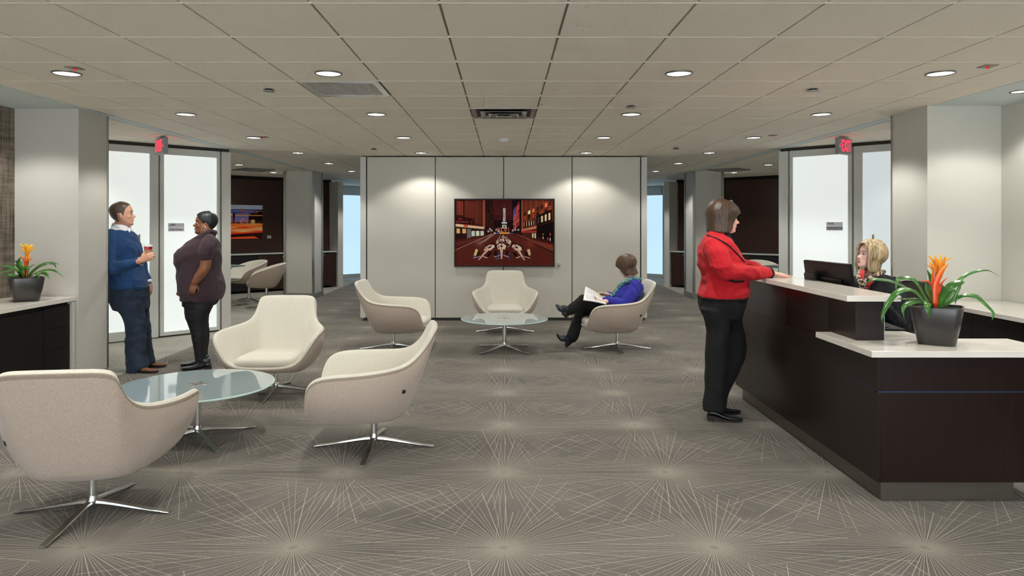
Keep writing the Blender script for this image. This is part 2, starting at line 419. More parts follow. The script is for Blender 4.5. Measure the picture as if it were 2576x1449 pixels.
# glazed front behind the camera
m = MB()
for x in np.linspace(-4.4, 4.4, 6): m.box(x-.03, x+.03, -3.2, -3.12, 0, CEIL)
m.box(-4.44, 4.41, -3.2, -3.12, 0, .12); m.box(-4.44, 4.41, -3.2, -3.12, CEIL-.1, CEIL)
struct(m.build('window_9', ALU))
for s in (-1, 1):
    m = MB(); a, b = sorted((s*4.4, s*8.5)); m.box(a, b, -3.2, -3.05, 0, CEIL); struct(m.build('wall_front', WALL))

# ---- centre partition
PY = 10.87
m = MB(); m.box(-2.17, 2.17, PY+.03, PY+.34, .05, CEIL-.02); wb = struct(m.build('wall_back', ALUD))
m = MB(); m.box(-2.16, 2.18, PY+.015, PY+.3, .0, .05); m.build('toe_recess', ALUD, wb)
for i in range(4):
    x0 = -2.112+i*1.056
    m = MB(); m.box(x0+.006, x0+1.056-.006, PY, PY+.03, .045, 2.525); m.build('panel', PANEL, wb, bevel=.003)
for s in (-1, 1):
    m = MB(); a, b = sorted((s*2.125, s*2.212)); m.box(a, b, PY-.004, PY+.34, .045, 2.525); m.build('end_post', TRIMLT, wb, bevel=.003)

# ---- far columns
for s, nm in ((-1, 'left'), (1, 'right')):
    a, b = sorted((s*3.79, s*4.36)); y0, y1 = 14.03, 14.68
    m = MB(); m.box(a, b, y0, y1, 0, CEIL+.01); c = struct(m.build('column', WALL)); 
    for x in (a, b):
        for y in (y0, y1):
            m = MB(); m.box(x-.022, x+.022, y-.022, y+.022, .1, CEIL); m.build('corner_trim', BRONZE, c, bevel=.003)
    m = MB(); m.box(a-.03, b+.03, y0-.03, y1+.03, 0, .11); m.build('baseboard', BASEB, c, bevel=.006)

# ---- 45 degree fronts : mirrored helper.  line point at |x|=q : Y = c - q
def L45(s, c, q): return (s*q, c-q)
def slab45(mb, s, c, q0, q1, t0, t1, z0, z1):
    """slab along the 45 line between |x|=q0 (inner) and q1 (outer); t>0 = away from the camera side"""
    n = (s*.7071, .7071)
    pts = [(s*q0+n[0]*t0, c-q0+n[1]*t0), (s*q1+n[0]*t0, c-q1+n[1]*t0), (s*q1+n[0]*t1, c-q1+n[1]*t1), (s*q0+n[0]*t1, c-q0+n[1]*t1)]
    mb.prism(pts, z0, z1)
win = [0]; dr = [0]
for s, nm in ((-1, 'left'), (1, 'right')):
    c = 13.76 if s < 0 else 13.68
    top = CEIL-.045
    def frame45(q0, q1, z0, z1, fw, fb, ft, glassm, kind, par_name, fwl=None):
        fwl = fwl or fw
        m = MB(); slab45(m, s, c, q0, q0+fw, -.02, .05, z0, z1); slab45(m, s, c, q1-fwl, q1, -.02, .05, z0, z1)
        slab45(m, s, c, q0+fw, q1-fwl, -.02, .05, z0, z0+fb); slab45(m, s, c, q0+fw, q1-fwl, -.02, .05, z1-ft, z1)
        fr = struct(m.build(par_name, ALU, bevel=.004))
        m = MB(); slab45(m, s, c, q0+fw, q1-fwl, .0, .03, z0+fb, z1-ft); m.build('pane', glassm, fr)
        return fr
    # light end post of the office wall
    m = MB(); slab45(m, s, c, 3.85, 3.94, -.03, .16, 0, top); struct(m.build('trim_end_post', TRIMLT if s < 0 else ALU, bevel=.004))
    qd = 4.515 if s < 0 else 4.53
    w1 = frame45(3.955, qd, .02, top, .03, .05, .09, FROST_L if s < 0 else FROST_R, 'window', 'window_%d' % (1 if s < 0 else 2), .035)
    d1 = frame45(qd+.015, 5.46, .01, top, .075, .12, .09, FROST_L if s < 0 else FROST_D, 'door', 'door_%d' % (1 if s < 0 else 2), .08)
    # handle
    hq = qd+.19; hx, hy = s*hq, c-hq; n = (-s*.7071, -.7071)
    m = MB(); m.cyl((hx+n[0]*.06, hy+n[1]*.06), .012, .95, 1.36, 12)
    for z in (1.02, 1.29): m.limb([(hx, hy, z), (hx+n[0]*.06, hy+n[1]*.06, z)], [.008, .008])
    m.build('handle', STEEL, d1, smooth=True)
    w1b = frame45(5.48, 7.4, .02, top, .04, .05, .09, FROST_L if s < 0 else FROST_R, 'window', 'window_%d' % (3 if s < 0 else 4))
    m = MB(); slab45(m, s, c, 3.86, 7.4, .0, .1, top, CEIL+.004); struct(m.build('trim_header', ALUD))
    m = MB(); slab45(m, s, c, 3.95, 7.4, -.015, .07, 0, .02); struct(m.build('trim_sill', ALUD))
    # enclosure behind the office front
    m = MB(); a, b = sorted((s*3.87, s*3.97)); m.box(a, b, 9.9, 9.96, 0, CEIL); 
    # ---- wood niche wall
    cw = 20.6
    m = MB(); slab45(m, s, cw, 3.9, 8.3, .36, .5, 0, CEIL+.004); wn = struct(m.build('wall_niche_%s' % nm, WOODK))
    for q0, q1 in ((3.95, 4.12), (4.13, 4.62), (4.63, 4.80), (4.81, 6.15), (6.16, 7.5)):
        m = MB(); slab45(m, s, cw, q0, q1, .33, .36, .85, 2.47); m.build('panel', WOODN, wn, bevel=.002)
    m = MB(); slab45(m, s, cw, 3.84, 3.94, -.04, .5, 0, 2.49); m.build('end_post', TRIMLT, wn, bevel=.004)
    cd = thing('credenza', 'long dark wood credenza with glass-edged top in the %s alcove' % nm, 'cabinet', (s*5, cw-5, 0))
    o0 = (s*5, cw-5, 0)
    m = MB(o0); slab45(m, s, cw, 3.95, 7.6, .03, .33, .05, .82); m.build('body', WOODK, cd)
    m = MB(o0); slab45(m, s, cw, 3.94, 7.62, -.01, .33, .82, .845); m.build('worktop', ALU, cd, bevel=.003)
    q = 3.97
    for k, wd in enumerate((.17, .2, .5, .47, .5, .35, .5)):
        if k == 4: 
            m = MB(o0); slab45(m, s, cw, q, q+.36, .0, .03, .6, .8)
            m = MB(o0); slab45(m, s, cw, q, q+wd, .005, .03, .05, .8); m.build('door', DARK, cd, bevel=.002)
        else:
            m = MB(o0); slab45(m, s, cw, q, q+wd, .0, .03, .05, .8); dd = m.build('door', WOODN, cd, bevel=.002)
            if k in (1, 3):
                kk = (q+.04) if k == 1 else q+.06; m = MB(o0); m.ball((s*kk-s*.01, cw-kk-.02, .765), .017)
                kn = m.build('knob', CHROME, dd, smooth=True); kn.location = (0, 0, 0)
        q += wd+.006
    # ---- far daylight glazing
    cf = 23.75
    m = MB(); slab45(m, s, cf, 1.2, 4.33 if s > 0 else 4.8, 0, .06, 2.28, CEIL); slab45(m, s, cf, 1.2, 4.8, 0, .06, 0, .1)
    for q in ((1.2, 2.6, 4.75) if s < 0 else (1.2, 2.6, 4.38, 4.75)): slab45(m, s, cf, q, q+.07, -.02, .06, 0, CEIL)
    fr = struct(m.build('window_%d' % (5 if s < 0 else 6), ALU, bevel=.004))
    for q0, q1 in (((1.27, 2.6), (2.67, 4.75)) if s < 0 else ((1.27, 2.6), (2.67, 4.38), (4.45, 4.75))):
        m = MB(); slab45(m, s, cf, q0, q1, .01, .03, .1, 2.28); m.build('pane', FROST_B, fr)
    m = MB(); slab45(m, s, cf, 4.75, 8.4, 0, .1, 0, CEIL); struct(m.build('wall_far_%s' % nm, WALL))
m = MB(); m.box(-1.3, 1.3, 22.5, 22.6, 0, CEIL); struct(m.build('wall_far_centre', WALL))
# low wooden edge on outer left of the photographed credenza niche is built with the credenza itself

# ================================================================ DOWNLIGHTS
def spot(parent, loc, watts, col, half=62, blend=.35, r=.06):
    d = bpy.data.lights.new('lamp_light', 'SPOT'); d.energy = watts; d.color = col; d.spot_size = R(2*half); d.spot_blend = blend; d.shadow_soft_size = r
    o = bpy.data.objects.new('lamp_light', d); COL.objects.link(o); o.parent = parent; o.location = loc
    return o
def lamp_mesh(r):
    rg = MB(); n = 40
    prof = [(r*1.16, 0), (r*1.17, -.006), (r*1.05, -.010), (r*1.0, -.006), (r*1.0, 0)]
    rg.loft([[(q*math.cos(2*PI*k/n), q*math.sin(2*PI*k/n), z) for k in range(n)] for q, z in prof], cap=False)
    ln = MB(); ln.cyl((0, 0), r, -.004, -.002, n)
    cr = MB(); cr.cyl((0, 0), r*.16, -.012, -.004, 14)
    return rg, ln, cr
proto = {}
def downlight(x, y, label, r=.082, watts=None, group=None, half=62, zc=CEIL, col=DOWN_COL):
    key = round(r, 3)
    t = thing('ceiling_downlight', label, 'ceiling light', (x, y, zc), 0, group)
    if key not in proto:
        rg, ln, cr = lamp_mesh(r)
        a = rg.mesh('trim_ring'); a.materials.append(LRING); b = ln.mesh('lens'); b.materials.append(LENS); c_ = cr.mesh('lamp_core'); c_.materials.append(LENS2)
        for me in (a, b, c_): me.polygons.foreach_set('use_smooth', [True]*len(me.polygons)) if me is a else None
        proto[key] = (a, b, c_)
    for me in proto[key]:
        o = bpy.data.objects.new(me.name.split('.')[0], me); COL.objects.link(o); o.parent = t
    spot(t, (0, 0, -.03), watts or DOWN_W, col, half)
    return t
rown = {-3: 'above the camera', -2: 'above the camera', -1: 'above the camera', 0: 'in the nearest visible row', 1: 'in the second row', 2: 'in the third row', 3: 'in the fourth row', 4: 'in the fifth row', 5: 'in the sixth row'}
coln = {-3.03: 'far left', -1.215: 'left of centre', 1.215: 'right of centre', 3.03: 'far right'}
for k in range(-3, 7):
    yy = 4.885+1.83*k
    for x in (-3.03, -1.215, 1.215, 3.03):
        if abs(x) < 2 and k > 3: continue
        nm = coln[x]
        if k < 0:
            downlight(x, yy, 'added unseen round downlight behind the camera', group='added downlights behind the camera')  # out-of-view lamps added to light the room
        else:
            t = 'round recessed ceiling downlight, %s %s' % (nm, rown.get(k, 'in the farthest row'))
            if k >= 4: t = 'small distant round downlight %s beside the centre partition, %s' % (rown.get(k, 'in the farthest row'), 'left' if x < 0 else 'right')
            downlight(x, yy, t, watts=DOWN_W*(.72 if k == 3 and abs(x) < 2 else 1))
downlight(-4.12, 5.62, 'downlight cut by the photo edge in the left soffit over the credenza', r=.062, watts=30, half=66)
downlight(4.07, 5.55, 'downlight in the right soffit beside the photo edge', r=.062, watts=22, half=66)
downlight(-4.12, 3.4, 'soffit downlight over the near left wall', r=.062, watts=12)
downlight(4.07, 3.4, 'soffit downlight over the near right wall', r=.062, watts=12)
for s, nm in ((-1, 'left'), (1, 'right')):
    downlight(s*4.68, 12.45, 'aisle downlight in front of the dark %s alcove' % nm, watts=22, zc=CEIL-.002)
    downlight(s*4.69, 14.35, 'aisle downlight close to the wood wall of the %s alcove' % nm, watts=22, zc=CEIL-.002)
    downlight(s*5.9, 13.2, 'hidden aisle downlight beyond the %s office front' % nm, watts=20, zc=CEIL-.002)
    downlight(s*4.75, 8.0, 'aisle downlight hidden behind the %s return wall' % nm, watts=11, zc=CEIL-.002)
    downlight(s*3.03, 17.7, 'distant downlight at the end of the %s aisle' % nm, watts=20)
# ================================================================ LOUNGE CHAIRS
def shell_mesh(name, rim, bot, cz, floor_z, th, bulge, ctr):
    """seat shell: rim and bottom points for the right half (back centre -> front centre), mirrored"""
    full_r = [Vector(p) for p in rim]+[Vector((-p[0], p[1], p[2])) for p in rim[-2:0:-1]]
    full_b = [Vector(p) for p in bot]+[Vector((-p[0], p[1], p[2])) for p in bot[-2:0:-1]]
    tt = list(th)+list(th)[-2:0:-1]; bb = list(bulge)+list(bulge)[-2:0:-1]
    n = len(full_r); nn = []
    for j in range(n):
        T = full_r[(j+1) % n]-full_r[j-1]; D = full_r[j]-full_b[j]; q = T.cross(D).normalized()
        if q.dot(Vector(ctr)-full_r[j]*.5-full_b[j]*.5) < 0: q = -q
        nn.append(q)
    c = sum(full_b, Vector())/n; c.z = cz
    m = MB(); rings = []; rowsmat = []
    rings.append([c+(p-c)*.06 for p in full_b]); rings.append([Vector((c.x+(p.x-c.x)*.6, c.y+(p.y-c.y)*.6, cz+(p.z-cz)*.3)) for p in full_b]); rings.append(full_b)
    for t in (.22, .5, .8):
        rings.append([b.lerp(r_, t)-q*(k*4*t*(1-t)) for b, r_, q, k in zip(full_b, full_r, nn, bb)])
    rings.append(full_r); n_out = len(rings)
    rings.append([r_+q*.0028+(r_-b).normalized()*.0006 for r_, b, q in zip(full_r, full_b, nn)]); n_pipe = len(rings)
    rings.append([r_+q*(t*.5)+(r_-b).normalized()*.012 for r_, b, q, t in zip(full_r, full_b, nn, tt)])
    rings.append([r_+q*t for r_, q, t in zip(full_r, nn, tt)])
    for t in (.75, .4):
        z0 = floor_z
        fb = [Vector((c.x+(b.x-c.x)*.8, c.y+(b.y-c.y)*.8, z0)) for b in full_b]
        rings.append([(f_.lerp(r_+q*th_, t)) for f_, r_, q, th_ in zip(fb, full_r, nn, tt)])
    rings.append(fb); rings.append([c+(p-c)*.1+Vector((0, 0, floor_z-cz)) for p in fb])
    k = len(rings[0]); m.v = [p for r_ in rings for p in r_]
    for i in range(len(rings)-1):
        mi = 0 if i < n_out-1 else (1 if i < n_pipe-1 else 2)
        for j in range(k):
            a = i*k+j; b = i*k+(j+1) % k; m.f.append((a, b, b+k, a+k)); m.mi.append(mi)
    m.f.append(tuple(range(k))[::-1]); m.mi.append(0)
    m.f.append(tuple(range((len(rings)-1)*k, len(rings)*k))); m.mi.append(2)
    return m
def cushion_mb(hx, y0, y1, z0, z1, p=3.2, n=28, tilt=0., wedge=.8):
    m = MB(); rings = []
    for q, z in ((.1, z0), (.9, z0+.002), (.98, z0+(z1-z0)*.22), (1.0, z0+(z1-z0)*.55), (.965, z0+(z1-z0)*.85), (.85, z1-.003), (.5, z1+.004), (.1, z1+.006)):
        ring = []
        for k in range(n):
            t = 2*PI*k/n; ct = math.copysign(abs(math.cos(t))**(2/p), math.cos(t)); st = math.copysign(abs(math.sin(t))**(2/p), math.sin(t))
            yy = (y0+y1)/2+(y1-y0)/2*st*q; xx = hx*ct*q*(1-(1-wedge)*(.5+.5*st))
            ring.append((xx, yy, z-tilt*(yy-y0)))
        rings.append(ring)
    m.loft(rings); return m
def star_base(parent, M_, hub_z=.072, reach=.4, w0=.034, rot=0., pole=(.022, .07, .3), n=4):
    hb = MB(); hb.lathe([(.0, .045), (.024, .046), (.03, .055), (.031, hub_z), (pole[0]+.002, hub_z+.016), (pole[0]+.001, hub_z+.022), (0, hub_z+.022)], 24)
    hb.build('hub', M_, parent, smooth=True, sharp=40)
    pl = MB(); pl.cyl((0, 0), pole[0], pole[1], pole[2], 28); pl.build('pole', M_, parent, smooth=True, sharp=40)
    lg = MB(); rings = []
    for r_, zt, th_, wd in ((.012, hub_z, .03, .034), (.06, hub_z-.004, .028, .034), (.12, hub_z-.014, .024, .032), (.2, hub_z-.028, .02, .033), (.3, hub_z-.046, .014, .036), (reach-.045, .019, .011, .038), (reach-.02, .014, .011, .038), (reach, .0135, .011, .037)):
        h = wd/2
        rings.append([(r_, -h*.55, zt-th_), (r_, -h, zt-th_*.5), (r_, -h*.86, zt-.002), (r_, h*.86, zt-.002), (r_, h, zt-th_*.5), (r_, h*.55, zt-th_)][::-1])
    rings = [[(x, y, max(z, .001)) for x, y, z in r_] for r_ in rings]
    lg.loft(rings); me = lg.mesh('leg'); me.materials.append(M_); me.polygons.foreach_set('use_smooth', [True]*len(me.polygons)); me.set_sharp_from_angle(angle=R(32))
    for k in range(n):
        o = bpy.data.objects.new('leg', me); COL.objects.link(o); o.parent = parent; o.rotation_euler.z = rot+2*PI*k/n

rimL = [(0,.428,.806),(.13,.427,.806),(.215,.418,.803),(.262,.402,.785),(.276,.375,.74),(.284,.325,.67),(.305,.265,.612),(.345,.195,.582),(.395,.10,.572),(.432,-.01,.564),(.452,-.125,.561),(.453,-.235,.556),(.442,-.325,.54),(.412,-.376,.487),(.365,-.394,.41),(.315,-.406,.338),(.235,-.415,.293),(.12,-.43,.284),(0,-.434,.283)]
botL = [(0,.205,.222),(.07,.205,.221),(.125,.20,.22),(.165,.188,.219),(.195,.168,.218),(.222,.14,.217),(.24,.10,.217),(.252,.055,.217),(.262,.0,.217),(.27,-.07,.219),(.275,-.14,.222),(.278,-.21,.226),(.277,-.265,.231),(.272,-.305,.237),(.258,-.34,.243),(.235,-.362,.249),(.185,-.38,.253),(.10,-.39,.256),(0,-.392,.257)]
thL = [.05,.05,.05,.048,.046,.045,.045,.045,.045,.045,.045,.044,.042,.038,.034,.03,.03,.03,.03]
buL = [.012,.012,.014,.018,.022,.028,.038,.05,.06,.066,.066,.06,.05,.04,.03,.02,.012,.01,.01]
def lounge_chair(label, loc, rotz):
    t = thing('lounge_chair', label, 'armchair', loc, rotz, 'cream felt swivel lounge chairs')
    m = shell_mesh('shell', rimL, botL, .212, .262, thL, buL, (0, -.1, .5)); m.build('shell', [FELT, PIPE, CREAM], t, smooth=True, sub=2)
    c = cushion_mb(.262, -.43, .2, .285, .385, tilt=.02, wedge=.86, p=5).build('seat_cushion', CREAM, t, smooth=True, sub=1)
    from mathutils.bvhtree import BVHTree
    bv = BVHTree.FromPolygons(m.v, m.f); lc, nn_, _i, _d = bv.find_nearest(Vector((.36, .25, .42)))
    g = MB(); g.box(-.012, .012, -.011, .011, -.004, .002); gg = g.build('fabric_tag', TAGM, t, loc=lc)
    if nn_.x < 0: nn_ = -nn_
    gg.rotation_mode = 'QUATERNION'; gg.rotation_quaternion = nn_.to_track_quat('Z', 'Y')
    st = MB(); st.cyl((0, 0), .06, .205, .222, 20); st.build('seat_plate', BLACKP, t)
    star_base(t, CHROME, pole=(.022, .07, .21))
    return t
seats = [((-2.13, 3.65, 0), R(188), 'cream felt lounge chair seen from behind, nearest the camera at lower left'),
         ((-.87, 4.73, 0), R(-84), 'cream felt lounge chair seen side-on, right of the nearest glass table'),
         ((-2.02, 6.25, 0), R(2), 'cream felt lounge chair facing the camera behind the near round glass table'),
         ((-1.315, 8.40, 0), R(87), 'cream felt lounge chair facing right, left of the far glass table'),
         ((.02, 9.75, 0), 0, 'cream felt lounge chair under the framed street picture'),
         ((1.36, 8.42, 0), R(-88), 'cream felt lounge chair with the woman in blue sitting in it')]
ch0 = None
for loc, rz, lb in seats:
    if ch0 is None: ch0 = cc_ = lounge_chair(lb, loc, rz)
    else: cc_ = dup(ch0, loc, rz, lb)
    for k_, lg_ in enumerate([q for q in cc_.children if q.name.startswith('leg')]): lg_.rotation_euler.z = PI/2*k_-rz   # the base stays square to the room, the seat swivels
# ---- round glass tables
def glass_table(label, loc, rotz, r=.515, h=.38, group='round frosted glass coffee tables'):
    t = thing('coffee_table', label, 'table', loc, rotz, group)
    n = 96; e = MB(); e.loft([[(q*math.cos(2*PI*k/n), q*math.sin(2*PI*k/n), z) for k in range(n)] for q, z in ((r-.004, h-.014), (r, h-.011), (r, h-.004), (r-.003, h-.001))]); tp = e.build('glass_top', GEDGE, t, smooth=True, sharp=30)
    e = MB(); e.cyl((0, 0), r-.007, h-.001, h, n); e.build('frosted_face', GTOP, tp)
    star_base(t, CHROME, pole=(.025, .07, h-.016), reach=.41)
    for k in range(4):
        a = PI/4+PI/2*k; pts = []
        for i in range(12):
            u = 2*PI*i/12; pts.append((.038+.034*math.cos(u), .017*math.sin(u)*(1.15-.25*math.cos(u))))
        q = MB(); q.prism([(x*math.cos(a)-y*math.sin(a), x*math.sin(a)+y*math.cos(a)) for x, y in pts], h, h+.003)
        q.build('mounting_petal', CHROME, t, bevel=.001)
    e = MB(); e.cyl((0, 0), .05, h-.02, h-.0145, 20); e.build('mounting_plate', CHROME, t)
    return t
tb = glass_table('low round frosted glass coffee table in the near seating group', (-2.135, 4.91, 0), R(45-4))
dup(tb, (.008, 8.34, 0), R(45), 'low round frosted glass coffee table in front of the framed street picture')
# ---- tub chairs and high table in the alcoves
rimT = [(0,.35,.775),(.12,.335,.772),(.22,.27,.76),(.29,.17,.735),(.325,.05,.70),(.33,-.07,.66),(.315,-.18,.62),(.29,-.25,.57),(.265,-.285,.49),(.23,-.31,.43),(.13,-.335,.405),(0,-.34,.40)]
botT = [(0,.16,.352),(.06,.155,.352),(.11,.13,.35),(.15,.09,.35),(.175,.03,.35),(.19,-.03,.35),(.195,-.09,.352),(.19,-.15,.355),(.18,-.2,.36),(.155,-.235,.362),(.09,-.255,.364),(0,-.26,.364)]
def tub_chair(label, loc, rotz):
    t = thing('tub_chair', label, 'chair', loc, rotz, 'tub chairs in the alcoves')
    shell_mesh('shell', rimT, botT, .345, .385, [.035]*12, [.03]*9+[.02]*3, (0, -.05, .6)).build('shell', [FELT, PIPE, CREAM], t, smooth=True, sub=2)
    cushion_mb(.235, -.335, .2, .41, .48, p=2.6, tilt=.0, wedge=.85).build('seat_cushion', CREAM, t, smooth=True, sub=1)
    star_base(t, CHROME, pole=(.025, .07, .355), reach=.36)
    return t
tc0 = tub_chair('cream tub chair by the wood cabinet in the left alcove, facing the camera', (-4.9, 13.55, 0), R(-38))
dup(tc0, (-4.26, 12.65, 0), R(-72), 'cream tub chair seen from its side in front of the left square column')
dup(tc0, (4.98, 13.5, 0), R(8), 'pale tub chair back just visible beyond the woman in red')
def meeting_table(label, loc):
    t = thing('meeting_table', label, 'table', loc, 0, 'round glass meeting tables')
    n = 64; e = MB(); e.cyl((0, 0), .5, .712, .726, n); tp = e.build('glass_top', GEDGE, t, bevel=.003)
    e = MB(); e.cyl((0, 0), .492, .726, .7265, n); e.build('frosted_face', GTOP, tp)
    star_base(t, CHROME, pole=(.035, .07, .712), reach=.42, rot=R(20))
    return t
mt = meeting_table('high round glass table half hidden by the left office front', (-5.2, 12.75, 0))
dup(mt, (4.98, 12.7, 0), 0, 'high round glass table in the right alcove behind the desk')

# ================================================================ RECEPTION DESK
O = (2.3, 4.8, 0)
dk = thing('reception_desk', 'dark wood reception desk with pale stone tops and raised counter', 'desk', O)
XD, YD = 2.0, 3.77
m = MB(O); m.prism([(XD+.02, YD+.02), (2.9, YD+.02), (2.9, 4.13), (2.5, 4.13), (2.5, 6.06), (XD+.02, 6.06)], .115, .785); m.build('carcass', WOODK, dk)
m = MB(O)
m.prism([(XD+.045, YD+.05), (2.765, YD+.05), (2.765, 4.1), (2.47, 4.1), (2.47, 6.03), (XD+.045, 6.03)], 0, .115); m.build('toe_kick', STEELK, dk)
for z0, z1 in ((.113, .594), (.602, .785)):
    m = MB(O); m.box(XD, XD+.022, YD, 6.08, z0, z1); m.build('side_panel', WOOD, dk, bevel=.0015)
    m = MB(O); m.box(XD+.0225, 2.92, YD, YD+.022, z0, z1); m.build('front_panel', WOOD, dk, bevel=.0015)
m = MB(O); m.box(XD+.004, XD+.02, YD+.004, 6.07, .594, .602); m.box(XD+.004, 2.918, YD+.003, YD+.02, .594, .602); m.build('seam_strip', BLUEL, dk)
m = MB(O); m.prism([(1.957, 3.745), (2.975, 3.745), (2.975, 4.16), (2.53, 4.16), (2.53, 6.05), (2.06, 6.05), (2.06, 4.42), (1.957, 4.42)], .786, .82); m.build('worktop', STONE, dk, bevel=.002)
m = MB(O); m.box(2.05, 2.215, 4.1, 6.08, .82, 1.048); m.build('riser', WOOD, dk, bevel=.0015)
m = MB(O); m.prism([(2.052, 4.424), (2.052, 6.075), (2.003, 6.075), (2.003, 5.0)], .785, 1.048); m.build('riser_panel', WOOD, dk, bevel=.0015)
m = MB(O); m.box(2.216, 2.220, 4.105, 6.08, .82, 1.047); m.build('riser_back_glass', GEDGE, dk)
m = MB(O); m.box(1.978, 2.292, 4.06, 6.12, 1.049, 1.083); m.build('counter_top', STONE, dk, bevel=.002)
# ---- back counter on the right
O = (4.1, 4.0, 0)
bc = thing('back_counter', 'pale stone back counter over dark drawers along the right wall', 'counter', O)
m = MB(O); m.box(3.72, 4.405, .4, 6.235, .785, .82); m.build('worktop', STONE, bc, bevel=.002)
m = MB(O); m.box(3.79, 4.405, .4, 6.235, .08, .785); m.build('carcass', DARK, bc)
yy = 6.2
for k in range(9):
    a = yy-.55; 
    for z0, z1 in ((.08, .3), (.305, .54), (.545, .775)):
        m = MB(O); m.box(3.76, 3.79, a+.003, yy-.003, z0, z1); d_ = m.build('drawer', WOODK, bc, bevel=.002)
        m = MB(O); m.cyl((0, 0), .006, 0, .008, 10)
    yy = a
# ---- left credenza
O = (-4.15, 4.0, 0)
cr = thing('credenza', 'dark credenza with pale stone top against the woven left wall', 'cabinet', O)
m = MB(O); m.box(-4.435, -3.88, 1.0, 6.39, .80, .838); m.build('worktop', STONE, cr, bevel=.002)
m = MB(O); m.box(-4.43, -3.885, 6.34, 6.388, 0, .80); m.build('end_panel', WALLD, cr, bevel=.001)
m = MB(O); m.box(-4.43, -3.925, 1.0, 6.338, .0, .798); m.build('carcass', DARK, cr)
for k in range(4):
    z1 = .775-k*.19; m = MB(O); m.box(-3.924, -3.902, 5.987, 6.336, z1-.187, z1); m.build('drawer', WOODK, cr, bevel=.003)
for k in range(5):
    m = MB(O); m.box(-3.924, -3.902, 5.982-(k+1)*.9, 5.982-k*.9-.006, .03, .763); m.build('door', WOODK, cr, bevel=.003)

# ================================================================ SIGNS
def sign45(label, s, c, q, z, w_, lines, cat='sign'):
    """small two-part room sign standing proud of a 45 degree glass front"""
    n = (-s*.7071, -.7071)
    t = thing('room_sign', label, cat, (s*q+n[0]*.004, c-q+n[1]*.004, z), R(45) if s < 0 else R(-45))
    m = MB(); m.box(-w_/2, w_/2, -.008, .0, .004, .058); m.build('number_plate', SIGNG, t, bevel=.001)
    m = MB(); m.box(-w_/2, w_/2, -.007, .0, -.05, .001); m.build('name_plate', SIGNG if s < 0 else SIGND, t, bevel=.001)
    for tx, sz, zz, xx in lines: text(tx, sz, INK, t, (xx, -.0085, zz), (PI/2, 0, 0), ext=.0004)
    return t
sign45('small grey room sign 2480 Coat Closet on the left glass front', -1, 13.76-.03*1.4142, 4.355, 1.445, .205, [('2480', .04, .035, -.09), ('Coat Closet', .034, -.026, -.09)])
sign45('small grey room sign 2458 on the right glass front', 1, 13.68-.03*1.4142, 4.36, 1.46, .205, [('2458', .04, .035, -.09)])
def exit_sign(label, px, py0, py1, Y, s):
    a = P(px, py0, Y); zt = CEIL-.002; hgt = .195
    t = thing('exit_sign', label, 'exit sign', (a.x, Y, zt), R(0))
    t.rotation_euler.z = -s*R(-0)
    ang = R(-46) if s < 0 else R(37)
    t.rotation_euler.z = ang
    m = MB(); m.box(-.06, .06, -.03, .03, -.02, 0); m.build('canopy', GREYP, t, bevel=.005)
    m = MB(); m.box(-.155, .155, -.028, .028, -.215, -.02); m.build('housing', GREYP, t, bevel=.014, seg=3)
    for sd in (1, -1):
        rz = 0 if sd == 1 else PI
        text('EXIT', .2, REDL, t, ((.012 if s > 0 else -.012)*sd, -.0295*sd, -.12), (PI/2, 0, rz), name='letters', ext=.0012, align='CENTER', sx=.56)
        q = MB(); x = (.133 if s < 0 else -.133)*sd; dx = .014*(1 if x > 0 else -1)
        q.add([(x, -.0305*sd, -.095), (x+dx, -.0305*sd, -.117), (x, -.0305*sd, -.139), (x, -.028*sd, -.095), (x+dx, -.028*sd, -.117), (x, -.028*sd, -.139)], [(0,1,2),(3,5,4),(0,3,4,1),(1,4,5,2),(2,5,3,0)])
        q.build('arrow', REDL, t)
    return t
exit_sign('red EXIT sign hanging before the left glass front', 406, 345, 391, 8.45, -1)
exit_sign('red EXIT sign hanging before the right glass front', 2122, 345, 391, 8.45, 1)

# ================================================================ CEILING FITTINGS
t = thing('return_grille', 'square metal-framed return air grille in the ceiling, left of centre', 'vent', (GR_TILE[0], GR_TILE[1], CEIL))
h = T/2-.008
m = MB()
for a in ((-h, h, -h, -h+.05), (-h, h, h-.05, h), (-h, -h+.05, -h+.05, h-.05), (h-.05, h, -h+.05, h-.05)): m.box(a[0], a[1], a[2], a[3], -.006, .012)
m.build('frame', CHROME, t, bevel=.003)
m = MB(); m.box(-h+.05, h-.05, -h+.05, h-.05, .008, .012); m.build('backing', mat('grille_back', lin((120,112,104)), .7, amt=.05, scale=20), t)
GM = mat('grille_core', lin((190,182,172)), .6, amt=.03, scale=20)
m = MB()
for k in range(36):
    y = -h+.055+k*(2*h-.11)/35; m.box(-h+.05, h-.05, y-.0022, y+.0022, -.001, .008)
    x = y; m.box(x-.0022, x+.0022, -h+.05, h-.05, -.001, .008)
tag(m.build('egg_crate_core', GM, t), kind='stuff')
t = thing('air_diffuser', 'square louvred metal air diffuser in the ceiling before the partition', 'vent', (DF_TILE[0], DF_TILE[1], CEIL))
m = MB(); m.box(-h, h, -h, h, .006, .012); m.build('backing', DARK, t)
for k, (ri, ro, zt, zb) in enumerate(((.235, .295, .012, -.004), (.165, .215, .012, -.018), (.095, .14, .012, -.028), (.02, .07, .010, -.036))):
    m = MB(); 
    vo = [(-ro, -ro, zb), (ro, -ro, zb), (ro, ro, zb), (-ro, ro, zb)]; vi = [(-ri, -ri, zt), (ri, -ri, zt), (ri, ri, zt), (-ri, ri, zt)]
    vo2 = [(x, y, z+.003) for x, y, z in vo]; vi2 = [(x, y, z+.003) for x, y, z in vi]
    m.loft([vi2, vi, vo, vo2, vi2][::-1], cap=False); m.build('louvre', STEEL, t)
